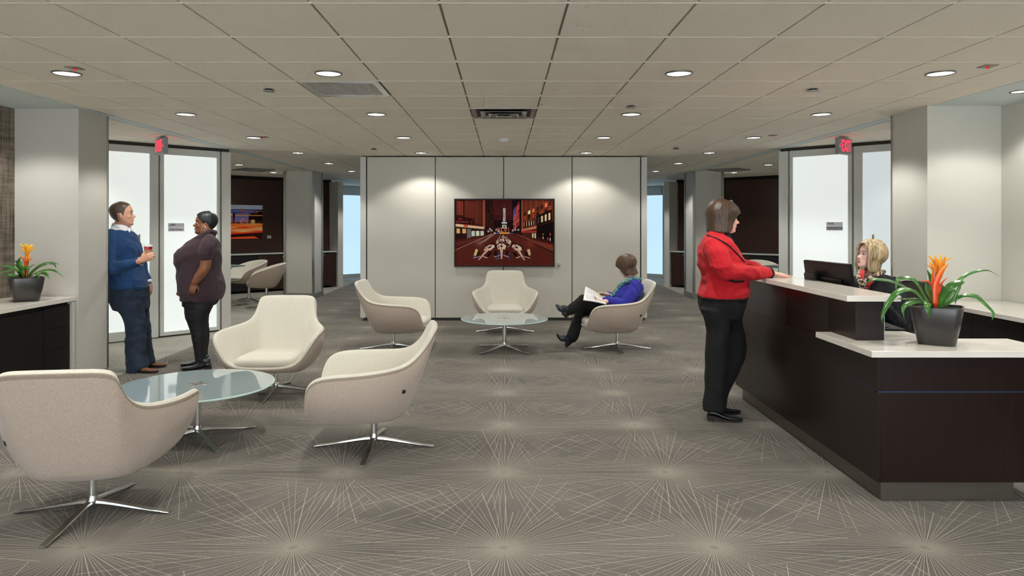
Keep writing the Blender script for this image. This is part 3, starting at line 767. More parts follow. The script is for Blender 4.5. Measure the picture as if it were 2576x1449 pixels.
for s, nm in ((-1, 'left'), (1, 'right')):
    p = P(624 if s < 0 else 1846, 430, 13.3)
    t = thing('slot_diffuser', 'small square slot diffuser in the %s alcove ceiling' % nm, 'vent', (p.x, 13.6, CEIL-.002), R(45))
    m = MB(); m.box(-.3, .3, -.3, .3, -.004, 0); m.build('plate', DARK, t)
    for k in range(4):
        r0 = .29-k*.075; m = MB()
        for a in ((-r0, r0, -r0, -r0+.03), (-r0, r0, r0-.03, r0), (-r0, -r0+.03, -r0+.03, r0-.03), (r0-.03, r0, -r0+.03, r0-.03)): m.box(*a, -.02, -.004)
        m.build('louvre', GREYP, t)
for x, y, lb in ((-1.825, 5.48, 'flat round sprinkler cover in the ceiling beside the square return grille'), (2.40, 5.47, 'flat round sprinkler cover in the right part of the near ceiling'), (-1.81, 9.83, 'far round sprinkler cover in the ceiling, left of the partition top'), (2.39, 9.75, 'far round sprinkler cover in the ceiling, right of the partition top'), (1.13, 6.26, 'faint pale sprinkler cover ahead of the second light row, right of centre')):
    t = thing('sprinkler_cover', lb, 'sprinkler', (x, y, CEIL))
    m = MB(); m.lathe([(0, .0), (.03, 0), (.03, -.012), (0, -.012)], 24); m.build('stem', DARK, t)
    m = MB(); m.lathe([(0, -.012), (.044, -.012), (.044, -.018), (0, -.02)], 28); m.build('cover_plate', GREYP, t, smooth=True, sharp=30)
t = thing('smoke_detector', 'round white smoke detector on the ceiling above the partition', 'detector', (0, 8.68, CEIL))
m = MB(); m.lathe([(0, 0), (.062, 0), (.062, -.014), (0, -.014)], 28); m.build('base', WHITEP, t, smooth=True, sharp=30)
m = MB(); m.lathe([(0, -.014), (.055, -.014), (.05, -.03), (.03, -.042), (0, -.045)], 28); m.build('dome', WHITEP, t, smooth=True)
for x, y, lb in ((-2.88, 4.73, 'small red-lit ceiling strobe beside the nearest left downlight'), (3.21, 4.67, 'small red-lit ceiling strobe near the right photo edge'), (-2.89, 8.5, 'tiny red-lit ceiling strobe beside the third left downlight'), (3.18, 8.32, 'tiny red-lit ceiling strobe beside the third right downlight')):
    t = thing('ceiling_strobe', lb, 'alarm', (x, y, CEIL))
    m = MB(); m.box(-.045, .045, -.045, .045, -.005, 0); m.build('plate', LRING, t, bevel=.002)
    m = MB(); m.lathe([(0, -.005), (.011, -.005), (.01, -.014), (0, -.02)], 18); m.build('lens', REDB, t, smooth=True)

# ================================================================ COLOURED PRINTS (flat pictures painted as vertex colour)
CM = bpy.data.materials.new('printed_picture'); CM.use_nodes = True
_a = CM.node_tree.nodes.new('ShaderNodeVertexColor'); _a.layer_name = 'print'
_n = CM.node_tree.nodes['Principled BSDF']; CM.node_tree.links.new(_a.outputs[0], _n.inputs['Base Color']); _n.inputs['Roughness'].default_value = .5; _n.inputs['Specular IOR Level'].default_value = .06
class Pic:
    def __init__(s, w_, h_, bg):
        s.w, s.h = w_, h_; s.a = np.zeros((h_, w_, 3)); s.a[:] = bg; s.Y, s.X = np.mgrid[0:h_, 0:w_]; s.rng = np.random.default_rng(4)
    def poly(s, pts, c, al=1.):
        n = len(pts); ins = np.zeros((s.h, s.w), bool)
        for i in range(n):
            x0, y0 = pts[i]; x1, y1 = pts[(i+1) % n]
            if y0 == y1: continue
            cond = ((s.Y+.5 >= min(y0, y1)) & (s.Y+.5 < max(y0, y1)))
            xi = x0+(s.Y+.5-y0)*(x1-x0)/(y1-y0); ins ^= cond & (s.X+.5 > xi)
        s.a[ins] = s.a[ins]*(1-al)+np.array(c)*al
    def rect(s, x0, y0, x1, y1, c, al=1.): s.poly([(x0, y0), (x1, y0), (x1, y1), (x0, y1)], c, al)
    def line(s, x0, y0, x1, y1, wd, c, al=1.):
        L = math.hypot(x1-x0, y1-y0) or 1; nx, ny = -(y1-y0)/L*wd/2, (x1-x0)/L*wd/2
        s.poly([(x0+nx, y0+ny), (x1+nx, y1+ny), (x1-nx, y1-ny), (x0-nx, y0-ny)], c, al)
    def glow(s, x, y, r_, c, al=1.):
        g = np.exp(-((s.X-x)**2+(s.Y-y)**2)/(r_*r_))[..., None]*al; s.a = s.a*(1-g)+np.array(c)*g
    def noise(s, amt):
        s.a *= 1+amt*(s.rng.random((s.h, s.w, 1))-.5)
    def quadgrid(s, tl, tr, br, bl, nx, ny, c, fx=.5, fy=.6, al=1., prob=1.):
        def at(u, v):
            a = (tl[0]+(tr[0]-tl[0])*u, tl[1]+(tr[1]-tl[1])*u); b = (bl[0]+(br[0]-bl[0])*u, bl[1]+(br[1]-bl[1])*u)
            return (a[0]+(b[0]-a[0])*v, a[1]+(b[1]-a[1])*v)
        for i in range(nx):
            for j in range(ny):
                if s.rng.random() > prob: continue
                u0, u1 = (i+.5-fx/2)/nx, (i+.5+fx/2)/nx; v0, v1 = (j+.5-fy/2)/ny, (j+.5+fy/2)/ny
                cc = c[s.rng.integers(len(c))] if isinstance(c, list) else c
                s.poly([at(u0, v0), at(u1, v0), at(u1, v1), at(u0, v1)], cc, al)
    def obj(s, name, W_, H_, parent, org_z, dy):
        nx, ny = s.w, s.h; xs = np.linspace(-W_/2, W_/2, nx); zs = np.linspace(H_/2, -H_/2, ny)
        V = np.zeros((ny, nx, 3)); V[..., 0] = xs[None, :]; V[..., 1] = dy; V[..., 2] = zs[:, None]+org_z
        idx = np.arange(nx*ny).reshape(ny, nx)
        fs = np.stack([idx[1:, :-1], idx[1:, 1:], idx[:-1, 1:], idx[:-1, :-1]], -1).reshape(-1, 4)
        me = bpy.data.meshes.new(name); me.from_pydata(V.reshape(-1, 3).tolist(), [], fs.tolist()); me.update()
        ca = me.color_attributes.new('print', 'FLOAT_COLOR', 'POINT')
        c = np.clip(s.a, 0, 1); l = np.where(c <= .04045, c/12.92, ((c+.055)/1.055)**2.4)
        rgba = np.ones((ny*nx, 4)); rgba[:, :3] = l.reshape(-1, 3); ca.data.foreach_set('color', rgba.ravel().astype(np.float32))
        me.materials.append(CM); o = bpy.data.objects.new(name, me); COL.objects.link(o); o.parent = parent
        return o
def C(*v): return tuple(x/255 for x in v)
# picture coordinates follow the framed print: 0..250 x 0..168
S_ = 1.5; pc = Pic(375, 252, C(58,22,20)); q = lambda pts: [(x*S_, y*S_) for x, y in pts]
def PL(pts, c, al=1.): pc.poly(q(pts), c, al)
PL([(95,0),(148,0),(148,90),(95,90)], C(74,30,32)); PL([(95,0),(148,0),(148,40),(95,40)], C(92,40,40), .6)
PL([(98,52),(150,52),(150,88),(98,88)], C(36,16,16))
# right towers and buildings
PL([(144,0),(168,0),(168,84),(146,84)], C(34,16,20)); pc.quadgrid((147*S_,28*S_),(163*S_,2*S_),(163*S_,66*S_),(147*S_,78*S_), 4, 9, [C(206,80,76),C(224,120,110),C(180,60,60)], .8, .7)
pc.quadgrid((147*S_,26*S_),(153*S_,16*S_),(153*S_,40*S_),(147*S_,48*S_), 2, 4, C(60,80,170), .8, .7)
PL([(168,0),(248,0),(248,60),(168,76)], C(104,50,36)); PL([(168,0),(172,0),(172,84),(168,84)], C(150,80,60))
for x in (178,190,204,221,240): PL([(x,0),(x+3,0),(x+3,66),(x,66)], C(132,68,50), .8)
pc.quadgrid((172*S_,34*S_),(246*S_,0*S_),(246*S_,14*S_),(172*S_,44*S_), 7, 1, [C(60,26,20),C(230,220,150),C(226,110,70)], .55, .8)
pc.quadgrid((172*S_,42*S_),(246*S_,18*S_),(246*S_,34*S_),(172*S_,54*S_), 7, 1, [C(52,22,18),C(150,70,40)], .55, .8)
PL([(205,42),(245,24),(245,56),(206,66)], C(30,14,14)); pc.quadgrid((206*S_,44*S_),(244*S_,28*S_),(244*S_,54*S_),(206*S_,64*S_), 4, 1, [C(230,230,220),C(240,190,150),C(60,60,70)], .5, .7)
PL([(172,60),(203,50),(203,66),(172,70)], C(30,16,14)); pc.quadgrid((172*S_,58*S_),(203*S_,50*S_),(203*S_,66*S_),(172*S_,70*S_), 5, 1, [C(240,200,150),C(220,130,90)], .3, .8)
PL([(208,66),(248,56),(248,108),(208,92)], C(20,12,12)); PL([(168,76),(206,66),(206,74),(168,80)], C(190,120,90)); PL([(168,80),(206,78),(206,84),(168,84)], C(170,60,50))
pc.quadgrid((170*S_,84*S_),(206*S_,84*S_),(206*S_,100*S_),(170*S_,92*S_), 6, 1, [C(240,220,170),C(90,50,40),C(250,240,200)], .5, .8)
pc.quadgrid((214*S_,84*S_),(244*S_,82*S_),(244*S_,108*S_),(214*S_,98*S_), 5, 2, [C(240,230,200),C(40,20,18),C(220,90,60)], .4, .6, prob=.7)
# left buildings
PL([(0,0),(74,0),(74,66),(0,60)], C(84,38,30)); PL([(0,0),(24,0),(24,62),(0,60)], C(60,26,24)); PL([(70,0),(76,0),(76,70),(70,68)], C(150,84,64))
pc.quadgrid((3*S_,2*S_),(20*S_,4*S_),(20*S_,40*S_),(3*S_,38*S_), 5, 12, C(190,90,74), .45, .6)
PL([(24,2),(50,6),(50,60),(24,58)], C(98,46,34)); 
for x in (52,56,62): PL([(x,0),(x+2,0),(x+2,62),(x,60)], C(140,70,52), .6)
PL([(76,0),(98,22),(98,84),(76,80)], C(52,26,24)); pc.quadgrid((78*S_,6*S_),(97*S_,26*S_),(97*S_,80*S_),(78*S_,74*S_), 5, 8, [C(80,40,34),C(30,14,14)], .7, .5)
PL([(0,42),(50,48),(50,62),(0,62)], C(50,18,18)); pc.quadgrid((2*S_,44*S_),(50*S_,50*S_),(50*S_,60*S_),(2*S_,60*S_), 9, 2, [C(170,60,50),C(70,20,20)], .5, .5)
PL([(0,61),(74,69),(74,75),(0,68)], C(222,180,148)); PL([(22,63),(32,64),(32,70),(22,69)], C(200,80,60)); PL([(0,68),(74,75),(74,104),(0,106)], C(48,24,22))
pc.quadgrid((0*S_,72*S_),(30*S_,74*S_),(30*S_,86*S_),(0*S_,86*S_), 2, 1, C(220,170,110), .6, .9); PL([(30,74),(40,75),(40,98),(30,98)], C(120,110,110))
pc.quadgrid((40*S_,78*S_),(74*S_,78*S_),(74*S_,92*S_),(40*S_,95*S_), 3, 1, [C(200,210,190),C(120,130,110),C(240,240,200)], .8, .8)
# ground
PL([(0,102),(74,92),(100,84),(148,84),(172,92),(250,112),(250,168),(0,168)], C(78,34,28))
PL([(0,128),(90,86),(150,86),(250,136),(250,168),(0,168)], C(92,40,32)); pc.line(0,128*S_,95*S_,86*S_,1.6,C(190,150,130)); pc.line(152*S_,88*S_,250*S_,136*S_,1.6,C(30,14,12)); pc.line(156*S_,88*S_,250*S_,130*S_,1.,C(180,130,110))
PL([(170,96),(250,116),(250,128),(168,90)], C(130,58,42)); PL([(0,108),(60,98),(40,108),(0,118)], C(100,46,36))
pc.glow(60*S_,108*S_,16,C(150,120,110),.5); pc.glow(190*S_,110*S_,18,C(150,70,50),.5)
for k in range(10): pc.line((60+k*3)*S_,(112-k*2.3)*S_,(80+k*3)*S_,(104-k*2.3)*S_,.8,C(220,214,210),.6)
# lit street ends, monument, numerals
for x, y in ((88,74),(92,78),(104,76),(110,80),(160,76),(152,76),(146,78),(100,84),(84,80)): pc.glow(x*S_,y*S_,3.6,C(250,252,240),.9)
PL([(122,30),(127,30),(127.5,55),(121.5,55)], C(214,214,206)); PL([(123.4,33),(125.2,33),(125.4,53),(123.2,53)], C(120,116,110)); PL([(121,22),(128,22),(127,31),(122,31)], C(196,196,190)); PL([(123.5,12),(125.5,12),(125.5,22),(123.5,22)], C(120,70,60))
PL([(118,57),(131,57),(131,61),(118,61)], C(230,230,220)); PL([(119,64),(130,64),(130,73),(119,73)], C(210,216,200)); PL([(122,66),(127,66),(127,71),(122,71)], C(80,80,76))
PL([(104,84),(146,84),(146,87),(104,87)], C(60,90,170)); PL([(112,82.5),(138,82.5),(138,87),(112,87)], C(226,160,80))
def strokes(segs, c, wd): 
    for a in segs: pc.line(a[0]*S_, a[1]*S_, a[2]*S_, a[3]*S_, wd, c)
NC = C(226,128,108)
strokes([(107,71,114,81.5),(114,71,107,81.5),(117,71,117,81.5),(116.4,81,122,81),(123.5,71,127.5,81.5),(131.5,71,127.5,81.5),(135.5,71,135.5,81.5)], NC, 2.4)
# racing cars in perspective rows
def car(cx_, cy_, sc_, lean):
    f = lambda x, y: (cx_+x*sc_+lean*(-y)*sc_, cy_+y*sc_)
    W = C(236,200,182); D = C(22,14,16)
    for x0 in (-16, 10): PL([f(x0,-14),f(x0+6,-14),f(x0+6,-3),f(x0,-3)], D); 
    for x0 in (-13, 8): PL([f(x0,-30),f(x0+5,-30),f(x0+5,-22),f(x0,-22)], D)
    PL([f(-11,-26),f(-4,-31),f(4,-31),f(11,-26),f(8,-18),f(-8,-18)], W); PL([f(-10,-25),f(-5,-28),f(-4,-20),f(-8,-19)], C(190,120,100))
    PL([f(-4,-30),f(4,-30),f(1.2,4),f(-1.2,4)], W); PL([f(-1,-30),f(1,-30),f(.4,2),f(-.4,2)], C(214,110,90)); PL([f(-3,-27),f(3,-27),f(2.5,-23),f(-2.5,-23)], C(30,20,24)); PL([f(-2,-32),f(2,-32),f(2,-29),f(-2,-29)], C(190,60,50))
    PL([f(-16,-2),f(-4,-5),f(-4,-3.4),f(-16,0)], C(200,170,165)); PL([f(16,-2),f(4,-5),f(4,-3.4),f(16,0)], C(200,170,165))
    PL([f(-6,-36),f(6,-36),f(6,-33),f(-6,-33)], C(60,30,40))
for k in range(8, -1, -1):
    u = 1/(1+k*.55)
    for nx_, ny_, ln in ((63, 153, .87), (173, 153, -.62), (117.5, 150, 0)):
        if k == 0: car(nx_, ny_-4, 1.12, ln)
        else:
            xx = 120+(nx_+ln*30-120)*u; car(xx, 84+(ny_-12-84)*u, .98*u, ln*.75)
PL([(52,125),(58,127),(53,143),(47,140)], C(226,190,120)); PL([(182,127),(189,125),(192,140),(187,142)], C(230,180,150)); PL([(47,140),(52,143),(50,146),(46,143)], C(80,120,190))
pc.quadgrid((102*S_,138*S_),(116*S_,134*S_),(116*S_,152*S_),(100*S_,152*S_), 4, 4, [C(70,90,160),C(120,130,180),C(40,30,50)], .7, .5)
pc.quadgrid((132*S_,134*S_),(141*S_,138*S_),(143*S_,152*S_),(132*S_,152*S_), 4, 4, [C(70,90,160),C(120,130,180),C(40,30,50)], .7, .5)
for x in range(0, 250, 5): pc.line(x*S_, 168*S_, (124+(x-124)*.75)*S_, 152*S_, .6, C(60,26,22), .5)
pc.a = np.clip((pc.a-.12)*1.22+.1, 0, 1); pc.noise(.07)
cpos = P(1269, 585.5, PY)
pic = thing('framed_picture', 'framed night street photograph with racing cars on the centre partition', 'picture', (cpos.x, PY, cpos.z))
W_, H_ = 252*PY/F, 171*PY/F; fw = .018
m = MB()
for a in ((-W_/2, W_/2, H_/2-fw, H_/2), (-W_/2, W_/2, -H_/2, -H_/2+fw), (-W_/2, -W_/2+fw, -H_/2+fw, H_/2-fw), (W_/2-fw, W_/2, -H_/2+fw, H_/2-fw)): m.box(a[0], a[1], -.045, 0, a[2], a[3])
m.build('frame', mat('frame_black', lin((20,14,13)), .6, amt=.05, scale=10), pic, bevel=.002)
m = MB(); m.box(-W_/2+.01, W_/2-.01, -.03, -.002, -H_/2+.01, H_/2-.01); m.build('backing', DARK, pic)
pc.obj('print', W_-2*fw+.002, H_-2*fw+.002, pic, 0, -.032)
p = P(1406, 666, PY); t = thing('picture_label', 'tiny white caption card on the partition right of the framed picture', 'label', (p.x, PY, p.z))
m = MB(); m.box(-.032, .032, -.025, 0, -.0, .033); m.build('card', TRIMLT, t); m = MB(); m.box(-.018, .014, -.014, 0, -.03, -.002); m.build('lower_card', GREYP, t)
for k in range(3):
    m = MB(); m.box(-.022, .02-.006*k, -.0262, -.0251, .024-.009*k, .0262-.009*k); m.build('printed_line', INK, t)
# alcove print: streaks of traffic light
pb = Pic(300, 220, C(30,14,16)); X_, Y_ = pb.X/300, pb.Y/220
pb.rect(0,0,300,110,C(36,20,30)); pb.rect(60,0,300,28,C(176,186,204)); pb.poly([(60,28),(300,28),(236,66),(230,112),(130,112),(110,40),(60,34)], C(74,86,160)); pb.poly([(150,56),(232,52),(230,112),(140,112)], C(128,112,160), .8)
pb.rect(0,0,48,26,C(150,50,30)); pb.poly([(236,66),(262,42),(300,38),(300,118),(230,118)], C(34,18,20)); pb.line(0,22,60,26,3,C(220,110,70)); pb.rect(246,32,300,35,C(20,20,24))
for y, wd, c in ((40,2.5,C(240,190,150)),(60,6,C(255,236,200)),(68,6,C(250,170,70))): pb.rect(0 if y != 60 else 0, y-wd/2, 300 if y != 60 else 170, y+wd/2, c, .92)
pb.rect(160,52,170,112,C(30,20,30)); 
for k in range(60):
    x = 100+pb.rng.random()*130; y = 70+pb.rng.random()*42; pb.line(x, y, x+pb.rng.normal(0,10), y+8+pb.rng.random()*8, 1.4, [C(250,120,120),C(255,190,200),C(230,60,50)][k % 3], .8)
for x, y in ((196,30),(206,40),(222,48),(120,44),(272,46),(262,50)): pb.glow(x, y, 5, C(240,90,30), .95)
text_marks = [(4,90),(9,88),(14,90),(20,89),(26,91)]
for x, y in text_marks: pb.rect(x, y-4, x+3, y+4, C(120,240,200))
for k in range(26): pb.rect(k*12, 108+(k % 3)*2, k*12+4, 111+(k % 3)*2, C(255,150,80), .9)
band = np.clip((Y_-.5)/.38, 0, 1)
nz = np.array([[mnoise.noise(Vector((x*1.2, y*26, 3))) for x in np.linspace(0, 3, 60)] for y in np.linspace(0, 1, 220)]); nz = np.repeat(nz, 5, 1)
msk = (Y_ > .545)
base_ = np.stack([.92+.25*nz, .34+.42*nz+.18*(1-band), .14+.35*nz+.12*(1-band)], -1)
pb.a[msk] = np.clip(base_[msk], .05, 1)
pb.rect(0,160,300,168,C(250,180,140),.7); pb.poly([(0,190),(300,172),(300,182),(0,202)], C(216,60,30)); pb.poly([(0,200),(300,180),(300,220),(0,220)], C(46,20,16)); pb.poly([(130,220),(160,210),(258,204),(282,220)], C(220,80,40))
pb.rect(30,176,110,181,C(250,180,110),.8); pb.rect(245,96,262,118,C(250,170,110)); pb.noise(.08); pb.a = np.clip(pb.a*1.2, 0, 1)
lw_ = .36
def on45(s, c, q, off): return (s*q-s*.7071*off*-1*-1 if False else s*q+s*.7071*off, c-q+.7071*off)
ax, ay = on45(-1, 20.6, 5.66, .328)
t = thing('wall_print', 'orange traffic streak photograph on the dark left alcove wall', 'picture', (ax, ay, P(615, 558, 15.15).z), R(45))
WW, HH = 1.45, .735
m = MB(); m.box(-WW/2, WW/2, -.02, 0, -HH/2, HH/2); m.build('board', DARK, t)
pb.obj('print', WW, HH, t, 0, -.021)
q0 = P(667.5, 597, 15.4); ax, ay = on45(-1, 20.6, 5.03, .328)
t = thing('wall_plate', 'small pale plate on the wood wall beside the orange print', 'label', (ax, ay, q0.z), R(45))
m = MB(); m.box(-.045, .045, -.01, 0, -.03, .03); m.build('plate', WHITEP, t, bevel=.002); m = MB(); m.box(-.03, .03, -.011, -.0101, -.018, .018); m.build('label_face', GREYP, t)

# ================================================================ DESK ITEMS
t = thing('monitor', 'black computer monitor seen from behind on the reception desk', 'monitor', (2.36, 5.08, .82))
bl, br_, tr_, tl_ = Vector((2.33, 5.38, .95)), Vector((2.39, 4.80, .95)), Vector((2.34, 4.79, 1.222)), Vector((2.29, 5.37, 1.222))
u = (br_-bl).normalized(); v = (tl_-bl).normalized(); nrm = u.cross(v).normalized()   # towards -x
if nrm.x > 0: nrm = -nrm
Mx = Matrix((u, v, nrm)).transposed().to_4x4(); Wm, Hm = (br_-bl).length, (tl_-bl).length
def mon(mb): mb.M = Matrix.Translation(bl) @ Mx; return mb
og = t.location
m = mon(MB(og)); m.box(0, Wm, 0, Hm, -.022, .008); m.build('casing', BLACKP, t, bevel=.006)
m = mon(MB(og)); m.box(.02, Wm-.02, .02, Hm-.02, -.0235, -.0222); m.build('screen', mat('screen_glow', lin((60,70,90)), .2, amt=.05, scale=8, emis=lin((150,170,200)), estr=.6), t)
m = mon(MB(og)); m.box(.04, Wm*.84, .0, Hm*.6, .008, .03); m.build('rear_bulge', BLACKP, t, bevel=.012, seg=3)
m = mon(MB(og)); m.box(.06, Wm*.7, .0, Hm*.44, .03, .042); m.build('vent_block', BLACKP, t, bevel=.008)
m = mon(MB(og)); m.box(Wm*.17, Wm*.42, -.04, Hm*.72, .03, .075); m.build('stand_head', BLACKP, t, bevel=.012, seg=3)
m = MB(og); m.box(2.24, 2.30, 5.04, 5.16, .84, 1.0); m.build('stand_neck', BLACKP, t, bevel=.01)
m = MB(og); m.box(2.24, 2.46, 4.97, 5.23, .8202, .842); m.build('foot', BLACKP, t, bevel=.006)
kb = P(2248, 831, 4.5)
t = thing('keyboard', 'black keyboard on the pale inner worktop beside the riser', 'keyboard', (2.395, 4.52, .8202), R(-8))
m = MB(); m.box(-.11, .115, -.06, .4, 0, .016); m.build('base', BLACKP, t, bevel=.006)
KM = MB(); KM.box(-.008, .008, -.008, .008, 0, .006); km = KM.mesh('key'); km.materials.append(mat('key_black', lin((36,36,40)), .4, amt=.03, scale=9))
for i in range(6):
    for j in range(16):
        o = bpy.data.objects.new('key', km); COL.objects.link(o); o.parent = t; o.location = (-.085+i*.026, -.035+j*.0205, .016); o.scale = (1.3, 1, 1)
m = MB(); m.box(.095, .15, -.06, .4, .0, .013); m.build('palm_rest', BLACKP, t, bevel=.005)
# office chair
t = thing('task_chair', 'dark leather task chair behind the blonde receptionist', 'chair', (3.12, 5.62, 0), R(-80))
m = MB(); rings = []
for z, hw, y, th_ in ((.55, .2, .2, .035), (.6, .24, .225, .045), (.75, .255, .245, .05), (.9, .25, .26, .045), (1.0, .235, .28, .04), (1.035, .21, .285, .03)):
    rings.append([(hw*math.copysign(abs(math.cos(a))**.5, math.cos(a)), y+th_*math.copysign(abs(math.sin(a))**.7, math.sin(a))+.05*(-(math.cos(a)**2)), z) for a in [2*PI*k/24 for k in range(24)]])
m.loft(rings); m.build('backrest', LEATHER, t, smooth=True, sub=1)
cushion_mb(.25, -.27, .24, .42, .5).build('seat', LEATHER, t, smooth=True, sub=1)
m = MB(); m.limb([(0, .05, .43), (0, .27, .42), (0, .29, .6)], [.025, .025, .02]); m.build('back_bracket', BLACKP, t, smooth=True)
m = MB(); m.cyl((0, 0), .025, .08, .43, 16); m.build('gas_lift', STEEL, t, smooth=True, sharp=40)
for k in range(5):
    a = 2*PI*k/5; m = MB(); m.limb([(0, 0, .1), (.3*math.cos(a), .3*math.sin(a), .07)], [.022, .014]); lg = m.build('leg', BLACKP, t, smooth=True)
    m = MB(); m.ball((.3*math.cos(a), .3*math.sin(a), .03), .028); m.build('castor', BLACKP, lg, smooth=True)
for s in (-1, 1):
    m = MB(); m.limb([(s*.24, .05, .44), (s*.3, .05, .5), (s*.3, .03, .66)], [.015, .015, .015]); m.limb([(s*.3, .14, .67), (s*.3, -.12, .67)], [(.03, .015), (.03, .015)]); m.build('armrest', BLACKP, t, smooth=True)

# ================================================================ BROMELIADS
LEAF = mat('bromeliad_leaf', lin((34,78,26)), .3, amt=.25, scale=14, stretch=(1, 1, 1), col2=lin((74,132,46)), coat=.15)
def grad_z(name, z0, z1, cols):
    m = bpy.data.materials.new(name); m.use_nodes = True; nt = m.node_tree; N = nt.nodes; L = nt.links
    tc = N.new('ShaderNodeNewGeometry'); s_ = N.new('ShaderNodeSeparateXYZ'); L.new(tc.outputs['Position'], s_.inputs[0])
    r_ = N.new('ShaderNodeMapRange'); r_.inputs[1].default_value = z0; r_.inputs[2].default_value = z1; L.new(s_.outputs[2], r_.inputs[0])
    ra = N.new('ShaderNodeValToRGB'); L.new(r_.outputs[0], ra.inputs[0])
    for i, (p_, c) in enumerate(cols):
        e = ra.color_ramp.elements[i] if i < 2 else ra.color_ramp.elements.new(p_); e.position = p_; e.color = (*lin(c), 1)
    L.new(ra.outputs[0], N['Principled BSDF'].inputs['Base Color']); N['Principled BSDF'].inputs['Roughness'].default_value = .35; N['Principled BSDF'].inputs['Coat Weight'].default_value = .2
    return m
def strap(mb, pts, w0, wid, up=(0, 0, 1), seg=5, tip=.05, fold=.25):
    """channelled strap leaf along world points"""
    pts = [Vector(p) for p in pts]; dense = []
    for i in range(len(pts)-1):
        p0 = pts[max(i-1, 0)]; p1 = pts[i]; p2 = pts[i+1]; p3 = pts[min(i+2, len(pts)-1)]
        for k in range(seg):
            t = k/seg; dense.append(.5*((2*p1)+(p2-p0)*t+(2*p0-5*p1+4*p2-p3)*t*t+(-p0+3*p1-3*p2+p3)*t**3))
    dense.append(pts[-1]); n = len(dense); rings = []
    for i, p in enumerate(dense):
        u = i/(n-1); wd = w0+(wid-w0)*min(1, u*2.2); wd *= max(tip, 1-max(0, (u-.45)/.55)**1.7)
        T = (dense[min(i+1, n-1)]-dense[max(i-1, 0)]).normalized()
        v = Vector((0, -1, .35)) if up[1] < 0 else Vector((0, -.62, .78))
        nm = v-T*T.dot(v)
        if nm.length < .2: nm = Vector((0, -.3, 1))-T*T.dot(Vector((0, -.3, 1)))
        nm.normalize(); sd = T.cross(nm).normalized()
        h_ = wd/2; th_ = .0011; e_ = h_*fold
        rings.append([p-sd*h_+nm*e_, p+nm*th_, p+sd*h_+nm*e_, p+sd*h_+nm*(e_-th_), p-nm*th_, p-sd*h_+nm*(e_-th_)])
    mb.loft(rings)
def pot_rings(cx_, cy_, z, h_, wt, wb, rot):
    out = []
    for q, zz in ((.4, 0), (.96, 0), (1.0, .01), (None, .5), (None, .985), ('r', 1.), ('i', 1.0), ('i2', .93), ('c', .93)):
        if q is None: k = 1.0; wd = wb+(wt-wb)*(zz**.75)
        elif isinstance(q, str): wd = wt*{'r': .99, 'i': .93, 'i2': .9, 'c': .1}[q]; k = 1
        else: wd = wb*q
        ring = []
        for i in range(40):
            a = 2*PI*i/40; ca, sa = math.cos(a), math.sin(a); p_ = 5.0
            r_ = (abs(ca)**p_+abs(sa)**p_)**(-1/p_)*wd/2
            ring.append((cx_+r_*math.cos(a+rot), cy_+r_*math.sin(a+rot), z+h_*zz))
        out.append(ring)
    return out
def plant(label, cx_, cy_, z, wt, wb, h_, rot, leaves, bracts, stem_pts, flower, yref):
    t = thing('potted_bromeliad', label, 'plant', (cx_, cy_, z)); og = t.location
    m = MB(og); rg = pot_rings(cx_, cy_, z, h_, wt, wb, rot); m.loft(rg); m.build('pot', POTM, t, smooth=True, sharp=50)
    m = MB(og); m.loft([[(x, y, z+h_*.9) for x, y, _ in rg[7]], [(cx_+(x-cx_)*.5, cy_+(y-cy_)*.5, z+h_*.95) for x, y, _ in rg[7]], [(cx_+(x-cx_)*.1, cy_+(y-cy_)*.1, z+h_*.97) for x, y, _ in rg[7]]]); m.build('soil', SOIL, t, smooth=True)
    for pts, wd in leaves:
        m = MB(og); strap(m, [P(x, y, cy_+dy) for x, y, dy in pts], wd*.5, wd*.95); m.build('leaf', LEAF, t, smooth=True)
    for pts, wd in bracts:
        m = MB(og); strap(m, [P(x, y, cy_+dy) for x, y, dy in pts], wd*.55, wd*.62, up=(0, -1, .2), fold=.3); m.build('bract', flower, t, smooth=True)
    m = MB(og); m.limb([P(x, y, cy_) for x, y in stem_pts], [.010]+[.014]*(len(stem_pts)-2)+[.006]); m.build('flower_stem', flower, t, smooth=True)
    return t
k8 = .23465
def z8(l): return [(1980+x*k8, 580+y*k8, d) for x, y, d in l]
PR_Y, PR_X = 3.99, (2357-CX)*3.99/F
